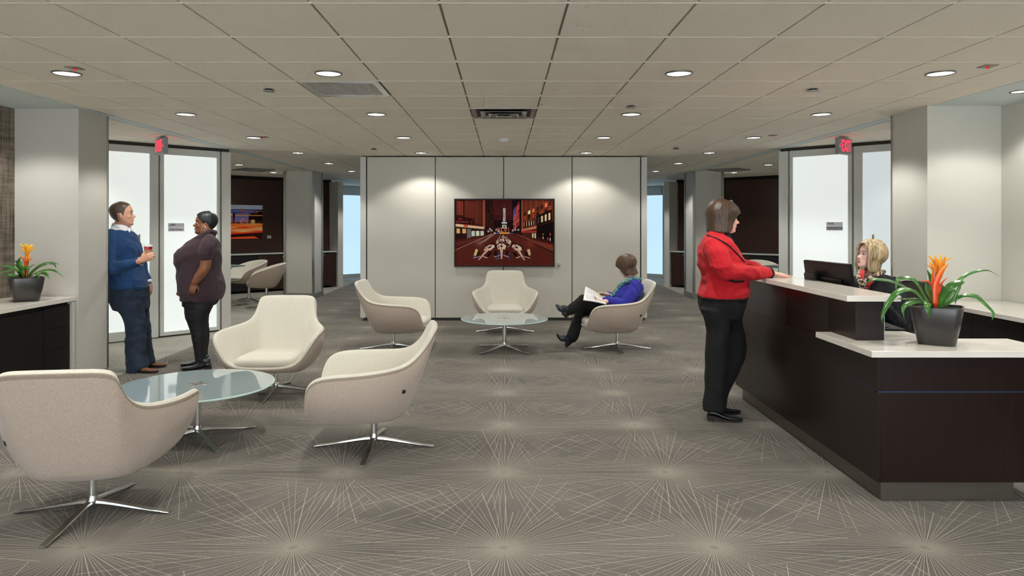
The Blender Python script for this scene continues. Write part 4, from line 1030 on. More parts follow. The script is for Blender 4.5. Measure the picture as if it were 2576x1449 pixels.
lvR = [([(1560,850,0),(1400,690,-.02),(1150,560,-.06),(1000,530,-.1),(910,530,-.12),(850,570,-.13)], .030),
       ([(1540,850,0),(1440,740,-.05),(1330,640,-.08),(1180,665,-.12),(1080,790,-.14),(1020,920,-.15),(1025,1010,-.15)], .036),
       ([(1560,850,0),(1440,760,-.03),(1330,740,-.06),(1180,730,-.1)], .03),
       ([(1540,850,0),(1420,770,-.08),(1290,790,-.13),(1240,850,-.15),(1260,950,-.15)], .03),
       ([(1550,850,0),(1480,720,.05),(1400,580,.08),(1320,515,.1),(1200,520,.12),(1170,590,.12),(1172,650,.12)], .032),
       ([(1560,850,0),(1510,780,-.1),(1500,790,-.15),(1510,860,-.17),(1520,945,-.17)], .042),
       ([(1580,850,0),(1530,740,-.03),(1500,650,-.05),(1490,560,-.06)], .055),
       ([(1560,840,.02),(1440,720,.05),(1370,660,.06),(1300,640,.07)], .04),
       ([(1590,840,.03),(1560,640,.06),(1540,520,.07),(1500,420,.08)], .042),
       ([(1600,850,0),(1680,700,-.03),(1760,600,-.05),(1870,555,-.06),(1900,550,-.06)], .05),
       ([(1620,850,0),(1740,660,.03),(1860,520,.05),(1990,450,.07),(2150,428,.1),(2270,490,.12)], .022),
       ([(1640,850,0),(1760,760,-.03),(1900,700,-.06),(2040,730,-.09),(2150,820,-.12),(2210,890,-.14),(2195,965,-.15)], .032),
       ([(1640,850,0),(1780,740,.04),(1920,690,.07),(2050,700,.1),(2120,770,.12)], .022),
       ([(1640,850,.0),(1740,700,.06),(1790,640,.09),(1820,690,.11),(1800,790,.12)], .028),
       ([(1640,850,.0),(1730,770,-.05),(1790,720,-.07),(1850,600,-.08),(1880,555,-.09)], .02),
       ([(1600,850,.03),(1660,740,.08),(1790,590,.1),(1850,600,.12),(1845,640,.13)], .03)]
brR = [([(1590,800,-.02),(1590,600,-.02),(1630,480,-.022),(1680,400,-.03),(1738,355,-.04)], .05), ([(1600,820,-.01),(1560,560,-.015),(1560,420,-.03),(1485,360,-.04)], .026),
       ([(1600,500,0),(1590,420,-.03),(1540,360,-.05),(1520,330,-.05)], .026), ([(1610,480,-.01),(1590,380,-.03),(1550,310,-.04),(1503,265,-.05)], .03),
       ([(1620,470,0),(1600,370,-.03),(1590,310,-.045),(1580,262,-.05)], .03), ([(1620,470,-.01),(1640,380,-.03),(1640,300,-.035),(1645,250,-.035)], .034),
       ([(1620,470,0),(1650,380,.0),(1690,320,.01),(1775,288,.02)], .03), ([(1620,470,0),(1670,370,-.02),(1685,310,-.03),(1700,268,-.04)], .026),
       ([(1620,470,0),(1610,380,.03),(1560,320,.04),(1530,285,.05)], .028), ([(1610,800,0),(1640,620,.0),(1660,560,-.01),(1722,497,-.02)], .022), ([(1600,820,0),(1560,620,0),(1520,550,0),(1430,535,0)], .02),
       ([(1620,460,.01),(1620,390,.01),(1610,330,.01),(1600,300,.0)], .036)]
FLR = grad_z('bromeliad_flower', .93, 1.36, [(0., (96,110,40)), (1., (248,186,40)), (.22, (222,70,30)), (.62, (234,88,30)), (.8, (244,150,36))])
plant('bromeliad with orange flower in a charcoal square pot on the reception desk', PR_X, PR_Y, .8205, .262, .185, .212, R(-34), [(z8(l), w_) for l, w_ in lvR], [(z8(l), w_) for l, w_ in brR], [tuple(v[:2]) for v in z8([(1590,860,0),(1590,700,0),(1610,520,0),(1620,420,0),(1620,330,0)])], FLR, 0)
k5 = .138
def z5(l): return [(x*k5, 600+y*k5, d) for x, y, d in l]
PL_Y, PL_X = 6.02, (66-CX)*6.02/F
lvL = [([(440,720,0),(330,600,-.03),(180,520,-.07),(60,500,-.1),(-60,520,-.12)], .034), ([(400,710,0),(340,620,-.08),(250,560,-.12),(120,600,-.16),(-20,620,-.18)], .03),
       ([(380,700,-.05),(290,665,-.12),(150,655,-.16),(20,690,-.18)], .034), ([(400,700,-.02),(300,690,.05),(120,690,.1),(60,760,.12)], .02),
       ([(440,700,.02),(400,560,.05),(330,480,.07),(250,490,.09)], .05), ([(430,690,.02),(390,520,.05),(340,420,.06),(385,340,.07)], .045), ([(430,690,.05),(380,500,.09),(310,430,.12),(232,402,.14)], .026),
       ([(470,690,-.03),(480,560,-.07),(450,520,-.1),(520,540,-.13),(518,585,-.14)], .05), ([(500,700,-.02),(520,600,-.05),(560,520,-.07),(632,470,-.08)], .036),
       ([(500,700,0),(600,590,.03),(740,490,.05),(900,440,.08),(1080,470,.1)], .03), ([(520,690,.03),(700,530,.07),(860,465,.1),(980,470,.12),(1025,535,.13)], .03),
       ([(520,700,-.03),(680,620,-.06),(850,575,-.09),(1000,590,-.12),(1155,700,-.15)], .03), ([(560,700,-.05),(630,640,-.1),(690,650,-.13),(712,730,-.14)], .034), ([(620,700,-.02),(760,630,-.06),(850,660,-.09),(912,738,-.11)], .032)]
brL = [([(470,690,0),(450,420,-.02),(400,340,-.04),(360,300,-.05)], .03), ([(480,690,0),(520,420,-.01),(600,360,-.02)], .024), ([(490,520,0),(520,380,-.03),(545,270,-.03)], .045),
       ([(490,330,0),(470,250,-.02),(400,190,-.04),(372,170,-.05)], .026), ([(490,330,0),(540,240,-.02),(600,190,-.03),(668,160,-.04)], .024), ([(490,300,0),(450,190,-.02),(400,130,-.03),(345,92,-.04)], .024),
       ([(490,300,0),(540,190,0),(570,150,0),(635,122,0)], .028), ([(490,300,0),(470,180,-.03),(450,130,-.04),(440,88,-.04)], .03), ([(490,300,0),(520,180,.02),(560,130,.03),(600,95,.04)], .03), ([(490,320,-.01),(490,220,-.02),(495,140,-.03),(490,88,-.03)], .04)]
FLL = grad_z('bromeliad_flower_left', .92, 1.32, [(0., (120,60,30)), (1., (250,190,40)), (.3, (214,80,30)), (.62, (232,96,30)), (.8, (244,160,36))])
plant('bromeliad with orange flower in a charcoal square pot on the left credenza', PL_X, PL_Y, .8385, .262, .185, .2, R(-52), [(z5(l), w_) for l, w_ in lvL], [(z5(l), w_) for l, w_ in brL], [tuple(v[:2]) for v in z5([(485,700,0),(480,560,0),(490,420,0),(490,300,0),(490,200,0)])], FLL, 0)
# ================================================================ PEOPLE
def skinmat(name, c, c2): return mat(name, lin(c), .5, amt=.1, scale=9, col2=lin(c2), bump=.04, bscale=300)
SK1 = skinmat('skin_fair_warm', (206,150,122), (222,168,140)); SK2 = skinmat('skin_brown', (122,76,50), (146,94,64)); SK3 = skinmat('skin_fair', (226,170,148), (236,184,164)); SK4 = skinmat('skin_pale', (232,184,170), (238,196,184))
def hairmat(name, c, c2, st=(60, 60, 3)): return mat(name, lin(c), .42, amt=.3, scale=1.6, stretch=st, col2=lin(c2), bump=.22, bscale=2.5, sheen=.05)
H1 = hairmat('hair_short_brown', (62,50,40), (92,76,60), (80, 80, 40)); H2 = hairmat('hair_black', (14,14,16), (40,44,48), (40, 40, 40)); H3 = hairmat('hair_dark_brown', (44,32,23), (88,66,46)); H4 = hairmat('hair_brown', (58,43,29), (108,82,56)); H5 = hairmat('hair_blonde', (104,78,50), (220,194,148), (45, 45, 2))
EYEW = mat('eye_white', lin((232,228,222)), .2, amt=.01, scale=9); IRIS = mat('iris', lin((60,70,80)), .15, amt=.05, scale=90); LIPS = mat('lips', lin((190,112,104)), .45, amt=.05, scale=60); LIPD = mat('lips_dark', lin((126,60,54)), .45, amt=.05, scale=60)
def cloth(name, c, c2=None, sc_=60, bump=.35, bs=14, rough=.9, st=(1, 1, 1), sheen=.2):
    return mat(name, lin(c), rough, amt=.15, scale=sc_, col2=lin(c2) if c2 else None, bump=bump, bscale=bs, stretch=st, sheen=sheen)
SWEAT = cloth('sweater_blue', (16,52,94), (24,66,112), sheen=.05); SHIRT = cloth('shirt_white', (225,224,230), (238,238,242), sheen=0); DENIM = cloth('denim_blue', (24,33,50), (44,58,80), 12, .5, 40, sheen=0)
KNIT = cloth('knit_plum', (44,27,35), (68,46,54), 150, .7, 70, sheen=.1); LEGG = cloth('leggings_black', (9,8,11), (15,14,17), sheen=0, rough=.7); JACK = cloth('jacket_red', (186,14,26), (204,24,36), 90, .3, 60, sheen=.03); TRIMB = cloth('black_trim', (10,9,11), sheen=0); TROU = cloth('trousers_black', (7,6,7), (11,10,12), sheen=0)
BLUEK = cloth('cardigan_blue', (36,38,140), (48,50,168), 80, .4, 60, sheen=.05); BLKT = cloth('top_black', (15,16,20), (25,26,31), 60, .5, 30, sheen=0)
def spots(name, a, b_, c, sc_):
    m = bpy.data.materials.new(name); m.use_nodes = True; nt = m.node_tree; N = nt.nodes; L = nt.links
    tc = N.new('ShaderNodeTexCoord'); v = N.new('ShaderNodeTexVoronoi'); v.inputs['Scale'].default_value = sc_; L.new(tc.outputs['Object'], v.inputs['Vector'])
    r = N.new('ShaderNodeValToRGB'); L.new(v.outputs['Distance'], r.inputs[0]); e = r.color_ramp.elements; e[0].position = .0; e[0].color = (*lin(a), 1); e[1].position = .5; e[1].color = (*lin(c), 1); k = e.new(.22); k.color = (*lin(b_), 1)
    r.color_ramp.interpolation = 'CONSTANT'; L.new(r.outputs[0], N['Principled BSDF'].inputs['Base Color']); N['Principled BSDF'].inputs['Roughness'].default_value = .8
    return m
LEOP = spots('scarf_leopard', (104,72,52), (24,18,18), (176,156,128), 52); SCARFG = spots('scarf_teal', (14,44,80), (150,200,180), (20,90,104), 75)
REDK = cloth('red_lining', (190,20,30)); SHOEB = mat('shoe_black_leather', lin((20,22,24)), .25, amt=.1, scale=30, coat=.3); SHOET = mat('shoe_tan_suede', lin((112,72,44)), .8, amt=.15, scale=40, bump=.2); SOLE = mat('shoe_sole', lin((30,24,20)), .7, amt=.1, scale=30)
BOOT = mat('boot_leather', lin((30,38,44)), .25, amt=.15, scale=20, coat=.3)

HP = [(-.02,.27,.06,.07),(.02,.34,.0,.13),(.07,.375,-.03,.175),(.13,.365,-.07,.205),(.19,.372,-.13,.225),(.24,.388,-.2,.24),(.28,.372,-.28,.252),(.33,.375,-.34,.265),(.40,.385,-.39,.285),(.46,.372,-.42,.298),(.51,.362,-.44,.305),(.56,.392,-.455,.31),(.62,.398,-.46,.318),(.70,.392,-.455,.318),(.78,.365,-.43,.305),(.86,.30,-.37,.265),(.93,.2,-.27,.195),(.98,.07,-.14,.1),(1.0,.0,-.06,.03)]
def hp(z):
    z = min(max(z, HP[0][0]), 1.0)
    for a, b in zip(HP[:-1], HP[1:]):
        if z <= b[0]:
            t = (z-a[0])/(b[0]-a[0]); return [a[i]+(b[i]-a[i])*t for i in (1, 2, 3)]
    return list(HP[-1][1:])
def hsurf(ph, z, off=0., offz=0.):
    f, bk, w_ = hp(z); cx_ = (f+bk)/2; a = (f-bk)/2+off; b = w_+off; p_ = 2.15
    ca, sa = math.cos(ph), math.sin(ph); r_ = (abs(ca)**p_+abs(sa)**p_)**(-1/p_)
    return Vector((cx_+a*r_*ca, b*r_*sa, z+offz))
def headframe(chin, yaw, pitch, roll, h):
    """local x = face forward, z = up, unit = head height; chin = world point at local (0.3, 0, 0)"""
    Rm = Matrix.Rotation(R(yaw), 4, 'Z') @ Matrix.Rotation(-R(pitch), 4, 'Y') @ Matrix.Rotation(R(roll), 4, 'X')
    off = Rm @ Vector((.3*h, 0, 0))
    return Matrix.Translation(Vector(chin)-off) @ Rm @ Matrix.Scale(h, 4)
def add_head(mb, Mh):
    mb.M = Mh; n = 28
    mb.loft([[hsurf(2*PI*k/n, r[0]) for k in range(n)] for r in HP])
    # nose
    nose = [(.53, .365, .036), (.47, .40, .038), (.42, .445, .044), (.37, .495, .052), (.335, .49, .058), (.30, .42, .052), (.29, .37, .034)]
    mb.loft([[(.30, w_*.9, z), (x-.02, w_*.7, z), (x, w_*.2, z), (x, -w_*.2, z), (x-.02, -w_*.7, z), (.30, -w_*.9, z)] for z, x, w_ in nose][::-1])
    mb.ball((.375, .04, .335), .045, .028, .032); mb.ball((.375, -.04, .335), .045, .028, .032)
    # lips and chin volume, cheeks
    mb.ball((.364, 0, .236), .036, .078, .022); mb.ball((.356, 0, .198), .036, .068, .022); mb.ball((.31, 0, .07), .075, .085, .06)
    for s in (-1, 1):
        mb.ball((.23, s*.15, .36), .12, .1, .09); mb.ball((.27, s*.1, .55), .1, .09, .035)
        # ear
        mb.ball((-.03, s*.318, .45), .06, .034, .1); mb.ball((-.015, s*.312, .38), .034, .028, .05)
    mb.M = Matrix.Identity(4)
def face_parts(body, Mh, lips, browm, org, side=None, smile=0.):
    def part(name, fn, mt, sm=True):
        m = MB(org); m.M = Mh; fn(m); return m.build(name, mt, body, smooth=sm, loc=(0, 0, 0))
    for s in (-1, 1):
        c = Vector((.318, s*.128, .487)); e = part('eye', lambda m: m.ball(c, .05, .056, .032), EYEW)
        part('iris', lambda m: m.ball(c+Vector((.034, s*.004, 0)), .02, .027, .027), IRIS)
        part('eyelid', lambda m: m.limb([c+Vector((.022, -s*.062, .006)), c+Vector((.05, -s*.02, .034)), c+Vector((.042, s*.03, .032)), c+Vector((.008, s*.068, .0))], [.009, .011, .011, .008], n=8), browm)
        part('eyebrow', lambda m: m.limb([Vector((.398, s*.05, .585)), Vector((.383, s*.12, .603)), Vector((.315, s*.2, .578))], [(.009, .011), (.009, .010), (.006, .006)], n=8), browm)
    part('lips', lambda m: (m.limb([Vector((.315, -.085, .222+smile)), Vector((.384, -.035, .229)), Vector((.395, 0, .226)), Vector((.384, .035, .229)), Vector((.315, .085, .222+smile))], [.008, .015, .017, .015, .008], n=8),
                            m.limb([Vector((.315, -.075, .212+smile)), Vector((.377, -.03, .2)), Vector((.386, 0, .197)), Vector((.377, .03, .2)), Vector((.315, .075, .212+smile))], [.007, .015, .017, .015, .007], n=8)), lips)
def hair_mesh(org, Mh, zbot, off, n=72, m_=26, groove=.01, seed=3, th=.05, drop=None):
    """hair shell: zbot(phi) lower edge, off(phi,z) thickness above the skull"""
    mb = MB(org); mb.M = Mh; outer, inner = [], []
    for i in range(m_+1):
        v = i/m_; ro, ri = [], []
        for k in range(n):
            ph = 2*PI*k/n; pp = ph if ph <= PI else ph-2*PI; zb = zbot(pp)
            a = v**.75*PI/2 if False else v
            z = 1.0-(1.0-zb)*(1-math.cos(a*PI/2)) if v < .0 else 1.0-(1.0-zb)*(a**1.6)
            o_ = off(pp, z); gr = groove*(mnoise.noise(Vector((math.cos(ph)*9, math.sin(ph)*9, z*1.1+seed)))+.5*math.sin(ph*31+seed))
            tz = max(0, (z-.8)/.2)
            z_ = max(z, .24) if drop is None else max(z, drop)
            p_ = hsurf(ph, z_, o_+gr); p_.z = z+(o_*.9)*tz
            q_ = hsurf(ph, z_, max(.004, o_-th)+gr*.3); q_.z = z+max(0.004, o_-th)*.9*tz
            ro.append(p_); ri.append(q_)
        outer.append(ro); inner.append(ri)
    mb.loft(inner+outer[::-1]); return mb
def hand(mb, wr, d, nrm, s=1., thumb=1, curl=(15, 25, 15), spread=.0, thumbc=.5):
    """five fingered hand: d = towards the fingertips, nrm = palm side, thumb side = thumb*(d x nrm)"""
    d = Vector(d).normalized(); nrm = Vector(nrm); nrm = (nrm-d*nrm.dot(d)).normalized(); t = d.cross(nrm)*thumb; wr = Vector(wr)
    mb.limb([wr-d*.02*s, wr+d*.02*s, wr+d*.055*s, wr+d*.085*s], [(.026*s, .018*s), (.033*s, .016*s), (.04*s, .015*s), (.038*s, .012*s)], ref=t, n=14)
    for off, L, r_ in ((.029, .072, .0088), (.0098, .08, .0092), (-.0098, .075, .0088), (-.028, .06, .0078)):
        p_ = wr+d*(.084-.006*abs(off)/.028)*s+t*off*s; dd = (d+t*off*spread*10).normalized(); pts = [p_-dd*.02*s, p_]; a = 0
        for i, (fr, c) in enumerate(zip((.45, .3, .25), curl)):
            a += R(c); q = dd*math.cos(a)+nrm*math.sin(a); p_ = p_+q*L*fr*s; pts.append(p_)
        mb.limb(pts, [r_*s*1.05, r_*s, r_*s, r_*s*.92, r_*s*.8], ref=t, n=10)
    b = wr+d*.022*s+t*.024*s; q1 = (d*.65+t*.7+nrm*.25).normalized(); q2 = (d*.85+t*.25+nrm*thumbc).normalized(); q3 = (d*.9+nrm*thumbc-t*.1).normalized()
    mb.limb([b, b+q1*.038*s, b+q1*.038*s+q2*.03*s, b+q1*.038*s+q2*.03*s+q3*.024*s], [.015*s, .0115*s, .0105*s, .008*s], ref=nrm, n=10)
def shoe(name, parent, org, heel, d, L, m_up, m_sole=None, w_=.046, hh=.07, heelh=.0, ankle=None):
    """shoe from heel point (on the sole line) along d"""
    d = Vector(d).normalized(); up = Vector((0, 0, 1)); sd = d.cross(up).normalized(); up = sd.cross(d).normalized(); heel = Vector(heel)
    rings = []; soler = []
    for u, wd, h_, z0 in ((0, .45, .6, heelh), (.04, .62, .85, heelh), (.12, .72, 1.0, heelh), (.28, .72, .98, heelh*.75), (.45, .8, .8, heelh*.2), (.62, .98, .62, 0), (.78, 1.0, .52, 0), (.9, .82, .42, .004), (.97, .5, .3, .008), (1.0, .2, .16, .012)):
        c = heel+d*L*u; b = wd*w_; zt = z0+h_*hh; zb = z0+.012
        ring = []
        for k in range(16):
            a = 2*PI*k/16; x = b*math.cos(a); y = math.sin(a)
            zz = (zb+zt)/2+(zt-zb)/2*math.copysign(abs(y)**.8, y); xx = x*(1 if y < 0 else 1-.25*y)
            ring.append(c+sd*xx+up*zz)
        rings.append(ring); soler.append([c+sd*b*1.04*q+up*zq for q, zq in ((-1, z0), (1, z0), (1, z0+.014), (-1, z0+.014))])
    m = MB(org); m.loft(rings[::-1]); o = m.build(name, m_up, parent, smooth=True, sub=1, loc=(0, 0, 0))
    m = MB(org); m.loft(soler)
    if heelh > .015:
        hp_ = [[heel+d*L*u+sd*b*w_+up*z for u, b in ((.02, -.5), (.2, -.55), (.2, .55), (.02, .5))] for z in (0.0, heelh+.006)]
        m.loft(hp_)
    m.build('sole', m_sole or SOLE, o, loc=(0, 0, 0)); return o
def bld(mb, name, m_, parent, vox=.008, it=5, fold=0., fs=(7, 7, 16), seed=0):
    o = mb.build(name, m_, parent, voxel=vox, sm_it=it, loc=(0, 0, 0))
    if fold:
        me = o.data; nv = [v.normal.copy() for v in me.vertices]
        for v, n in zip(me.vertices, nv):
            c = v.co; w_ = mnoise.noise(Vector((c.x*3+seed, c.y*3, c.z*3)))*.9
            q = mnoise.noise(Vector((c.x*fs[0]+w_+seed, c.y*fs[1], c.z*fs[2]+w_*1.5)))
            r_ = mnoise.noise(Vector((c.x*fs[0]*2.3+seed, c.y*fs[1]*2.3+5, c.z*fs[2]*1.7+c.x*12)))
            v.co = c+n*(fold*(.5-abs(q)*2.4)+fold*.5*r_)
        me.update()
    return o

def drape(o, parent, name, m_, org, paths, r=.006, r2=None, lift=.002, closed=False):
    """piping or stitching laid on the surface of garment o, following points given in the photograph"""
    from mathutils.bvhtree import BVHTree
    bv = BVHTree.FromPolygons([v.co for v in o.data.vertices], [tuple(p_.vertices) for p_ in o.data.polygons])
    eye = Vector((0, 0, EYE))-Vector(org); m = MB(org)
    for path in paths:
        pts = []
        for (x0, y0), (x1, y1) in zip(path[:-1], path[1:]):
            for k in range(5): pts.append((x0+(x1-x0)*k/5, y0+(y1-y0)*k/5))
        pts.append(path[-1]); out = []
        for x, y in pts:
            d = Vector(((x-CX)/F, 1, -(y-HY)/F)).normalized(); loc, n, i, ds = bv.ray_cast(eye, d)
            if loc is not None and (not out or (loc+Vector(org)-out[-1]).length < .12): out.append(loc+n*lift+Vector(org))
        if len(out) > 2: m.limb(out[::1], [(r2 or r, r)]*len(out), n=8)
    return m.build(name, m_, parent, smooth=True, loc=(0, 0, 0))
def lerpf(x, pts):
    if x <= pts[0][0]: return pts[0][1]
    for (a, b), (c, d) in zip(pts[:-1], pts[1:]):
        if x <= c: return b+(d-b)*(x-a)/(c-a)
    return pts[-1][1]
# ---------------------------------------------------------------- man in blue sweater
Z1 = lambda x, y, Y: P(250+.3311*x, 480+.3311*y, Y)
Y1 = 7.22; org = Vector((-3.80, 7.2, 0))
man = thing('person', 'man in blue sweater and jeans leaning by the left wall, holding a red cup', 'person', org)
b = MB(org)
Mh = headframe(Z1(246, 264, Y1), 20, 6, 0, .247)
add_head(b, Mh)
b.limb([Z1(140, 345, Y1), Z1(158, 275, Y1), Z1(172, 215, Y1)], [.07, .062, .06])
b.rows([(110,220,340,Y1,.08),(80,240,420,Y1,.1),(90,260,560,Y1,.1),(130,310,740,Y1,.1),(150,310,860,Y1,.1)], Z1)
WR = Z1(316, 532, 6.925)
b.limb([Z1(120,390,7.08), Z1(90,585,6.96), Z1(230,556,6.94), WR], [.03, .03, .028, .027]); 
cupc = Z1(370, 455, 6.975)
hand(b, WR+Vector((.0, 0, .004)), (1, .1, .5), (0, 1, .0), 1.05, thumb=1, curl=(38, 48, 30), thumbc=.9)
b.limb([Z1(230,420,7.36), Z1(325,590,7.44), Z1(375,695,7.42)], [.03, .03, .027])
hand(b, Z1(380,705,7.42), (.12, -.1, -1), (-1, .1, 0), 1.0, thumb=1, curl=(18, 28, 20))
for dy, k in ((-.1, 0), (.13, 60)): b.limb([Z1(225+k,850,Y1+dy), Z1(275+k*.9,1080,Y1+dy), Z1(280+k*1.1,1330-k*.3,Y1+dy)], [.05, .035, .03])
body = bld(b, 'body', SK1, man, .0055, 3)
face_parts(body, Mh, LIPS, H1, org, smile=.012)
hz = lambda p_: lerpf(abs(p_), [(.5,.86),(.8,.80),(1.05,.72),(1.2,.62),(1.28,.46),(1.45,.44),(1.5,.56),(1.85,.56),(1.95,.36),(2.4,.2),(3.2,.17)])
hair_mesh(org, Mh, hz, lambda p_, z: .008+.03*max(0, min(1, (z-.55)/.3)), groove=.006, th=.03).build('hair', H1, man, smooth=True, loc=(0, 0, 0))
m = MB(org); m.rows([(100,228,262,Y1,.07),(96,232,285,Y1,.10),(72,240,318,Y1,.15)], Z1); m.limb([Z1(100,262,Y1-.05), Z1(150,290,Y1-.09), Z1(200,322,Y1-.06), Z1(228,290,Y1)], [(.012,.03),(.012,.032),(.012,.03),(.012,.02)])
m.limb([Z1(306,505,6.95), Z1(328,568,6.95)], [.045, .045]) if False else None
bld(m, 'shirt', SHIRT, man, .007, 2)
m = MB(org); m.limb([Z1(302,536,6.96), Z1(322,537,6.952)], [.041, .038], capr=False); m.limb([Z1(366,678,7.42), Z1(374,700,7.42)], [.037, .036], capr=False); m.build('shirt_cuff', SHIRT, man, smooth=True, loc=(0, 0, 0))
m = MB(org)
m.rows([(98,218,292,Y1,.10),(66,240,308,Y1,.165),(38,262,342,Y1,.205),(24,286,395,Y1,.215),(20,302,450,Y1,.21),(26,308,520,Y1,.20),(42,318,590,Y1,.195),(68,335,655,Y1,.19),(82,350,705,Y1,.19),(88,362,742,Y1,.188)], Z1)
m.limb([Z1(85,345,7.05), Z1(72,470,6.98), Z1(84,588,6.95), Z1(190,568,6.93), Z1(306,537,6.955)], [.075, .07, .066, .056, .043])
m.limb([Z1(215,350,7.38), Z1(290,480,7.44), Z1(335,600,7.44), Z1(366,688,7.42)], [.072, .062, .052, .04])
bld(m, 'sweater', SWEAT, man, .009, 4, .008, (5, 5, 11))
m = MB(org)
m.rows([(90,362,725,Y1,.178),(86,364,790,Y1,.182),(98,366,850,Y1,.18),(120,366,900,Y1,.165)], Z1)
m.rows([(105,320,840,7.12,.095),(140,330,900,7.12,.1),(185,345,960,7.12,.095),(203,352,1040,7.12,.09),(202,352,1100,7.12,.088),(202,350,1180,7.12,.088),(206,356,1260,7.12,.092),(210,372,1330,7.12,.096),(213,330,1376,7.12,.09)], Z1)
m.rows([(210,366,840,7.32,.09),(230,368,900,7.32,.095),(255,374,960,7.32,.09),(272,384,1040,7.32,.085),(272,388,1100,7.32,.085),(285,396,1180,7.32,.085),(292,410,1260,7.32,.088),(296,418,1312,7.32,.09)], Z1)
jn = bld(m, 'jeans', DENIM, man, .009, 4, .005, (5, 5, 10), 3)
z1p = lambda l: [(250+.3311*x, 480+.3311*y) for x, y in l]
drape(jn, man, 'seam_stitching', mat('denim_stitch', lin((58,64,76)), .8, amt=.05, scale=40), org, [z1p([(170,770),(175,830),(200,900),(240,980),(262,1080),(270,1200),(275,1330)]), z1p([(172,775),(215,772),(255,745)]), z1p([(96,772),(125,775)])], r=.0016)
m = MB(org); m.limb([Z1(88,738,7.03), Z1(180,742,7.03), Z1(300,738,7.03), Z1(364,728,7.1)], [(.012,.003)]*4)
shoe('shoe', man, org, (Z1(232,1380,7.1).x, 7.1, .0), (1, -.1, 0), .30, SHOET, hh=.075)
shoe('shoe', man, org, (Z1(285,1345,7.32).x, 7.32, .0), (1, .15, 0), .29, SHOET, hh=.075)
cup = thing('coffee_cup', 'red paper coffee cup with white lid in the hand of the man in blue', 'cup', cupc+Vector((0, 0, -.065)))
m = MB(); m.lathe([(0, 0), (.028, 0), (.0385, .108), (0, .108)], 28); m.build('cup', mat('cup_red', lin((190,30,34)), .45, amt=.1, scale=30), cup, smooth=True, sharp=30)
m = MB(); m.lathe([(.0305, .02), (.0315, .02), (.0375, .075), (.036, .075)], 28); m.build('sleeve', mat('cup_sleeve_kraft', lin((176,146,112)), .85, amt=.1, scale=60), cup, smooth=True, sharp=30)
m = MB(); m.lathe([(0, .106), (.041, .106), (.041, .114), (.037, .116), (.035, .126), (0, .124)], 28); m.build('lid', WHITEP, cup, smooth=True, sharp=30)
m = MB(); m.limb([(-.012, -.0372, .08), (.004, -.0378, .09), (.02, -.0335, .1)], [.0015, .0018, .0012]); m.limb([(-.02, -.033, .095), (-.012, -.037, .1)], [.0015, .0015]); m.build('white_ribbon_mark', WHITEP, cup)

# ---------------------------------------------------------------- woman in plum knit
Y2 = 7.30; org = Vector((-3.20, 7.3, 0))
wm = thing('person', 'woman with short black hair in a plum knit tunic facing the man', 'person', org)
b = MB(org); Mh = headframe(Z1(737, 328, Y2), 203, 6, 0, .232); add_head(b, Mh)
b.limb([Z1(825,400,Y2), Z1(812,330,Y2), Z1(800,280,Y2)], [.06, .06, .058])
b.rows([(740,860,410,Y2,.09),(680,860,500,Y2,.12),(690,860,650,Y2,.12),(700,860,820,Y2,.12)], Z1)
WR = Z1(722, 700, 7.03)
b.limb([Z1(820,430,7.10), Z1(808,520,7.05), Z1(800,585,7.03), Z1(752,660,7.03), WR], [.05, .056, .052, .044, .029])
hand(b, WR, (-.25, -.1, -1), (-.2, 1, 0), .92, thumb=1, curl=(25, 35, 25), thumbc=.4)
b.limb([Z1(780,420,7.5), Z1(700,560,7.56), Z1(625,715,7.56)], [.04, .045, .03])
hand(b, Z1(625,720,7.56), (-.25, 0, -1), (.2, -1, 0), .9, thumb=-1, curl=(30, 50, 30), thumbc=.4)
for dy, k in ((-.09, 0), (.11, -10)): b.limb([Z1(765+k,850,Y2+dy), Z1(758+k,1020,Y2+dy), Z1(770+k,1300,Y2+dy)], [.05, .04, .028])
body = bld(b, 'body', SK2, wm, .0055, 3); face_parts(body, Mh, LIPD, H2, org, smile=.02)
hz = lambda p_: lerpf(abs(p_), [(.3,.84),(.8,.76),(1.1,.64),(1.3,.52),(1.45,.50),(1.5,.56),(1.8,.55),(1.95,.3),(2.4,.12),(3.2,.1)])
hair_mesh(org, Mh, hz, lambda p_, z: .02+.045*max(0, min(1, (z-.5)/.4))+.03*max(0, min(1, (abs(p_)-1.5)/.5)), groove=.02, th=.04).build('hair', H2, wm, smooth=True, loc=(0, 0, 0))
m = MB(org); ec = Mh @ Vector((.0, .40, .24)); n_ = 24; rr = .027
m.limb([ec+Vector((rr*math.cos(a), -.004, rr*math.sin(a))) for a in [2*PI*k/n_ for k in range(n_+1)]], [.0016]*(n_+1), n=6); m.build('hoop_earring', CHROME, wm, smooth=True, loc=(0, 0, 0))
m = MB(org)
m.rows([(752,876,352,Y2,.11),(700,890,378,Y2,.17),(650,902,420,Y2,.22),(603,908,460,Y2,.24),(584,912,500,Y2,.245),(588,913,540,Y2,.24),(602,908,600,Y2,.235),(607,920,650,Y2,.24),(611,936,700,Y2,.245),(620,939,760,Y2,.25),(632,926,800,Y2,.245),(640,908,828,Y2,.24)], Z1)
m.limb([Z1(838,385,7.12), Z1(820,430,7.06), Z1(806,490,7.04)], [.078, .078, .074]); m.limb([Z1(800,380,7.5), Z1(750,440,7.55), Z1(735,490,7.55)], [.08, .08, .075])
bld(m, 'knit_tunic', KNIT, wm, .009, 4, .006, (4, 4, 9), 5)
m = MB(org)
m.limb([Z1(868,318,Y2-.02), Z1(845,312,Y2-.09), Z1(790,340,Y2-.11), Z1(730,378,Y2-.10), Z1(680,408,Y2-.04), Z1(660,425,Y2+.03), Z1(700,395,Y2+.12), Z1(790,345,Y2+.13), Z1(868,318,Y2+.06), Z1(872,320,Y2-.02)], [.028,.032,.034,.036,.036,.034,.032,.03,.03,.028])
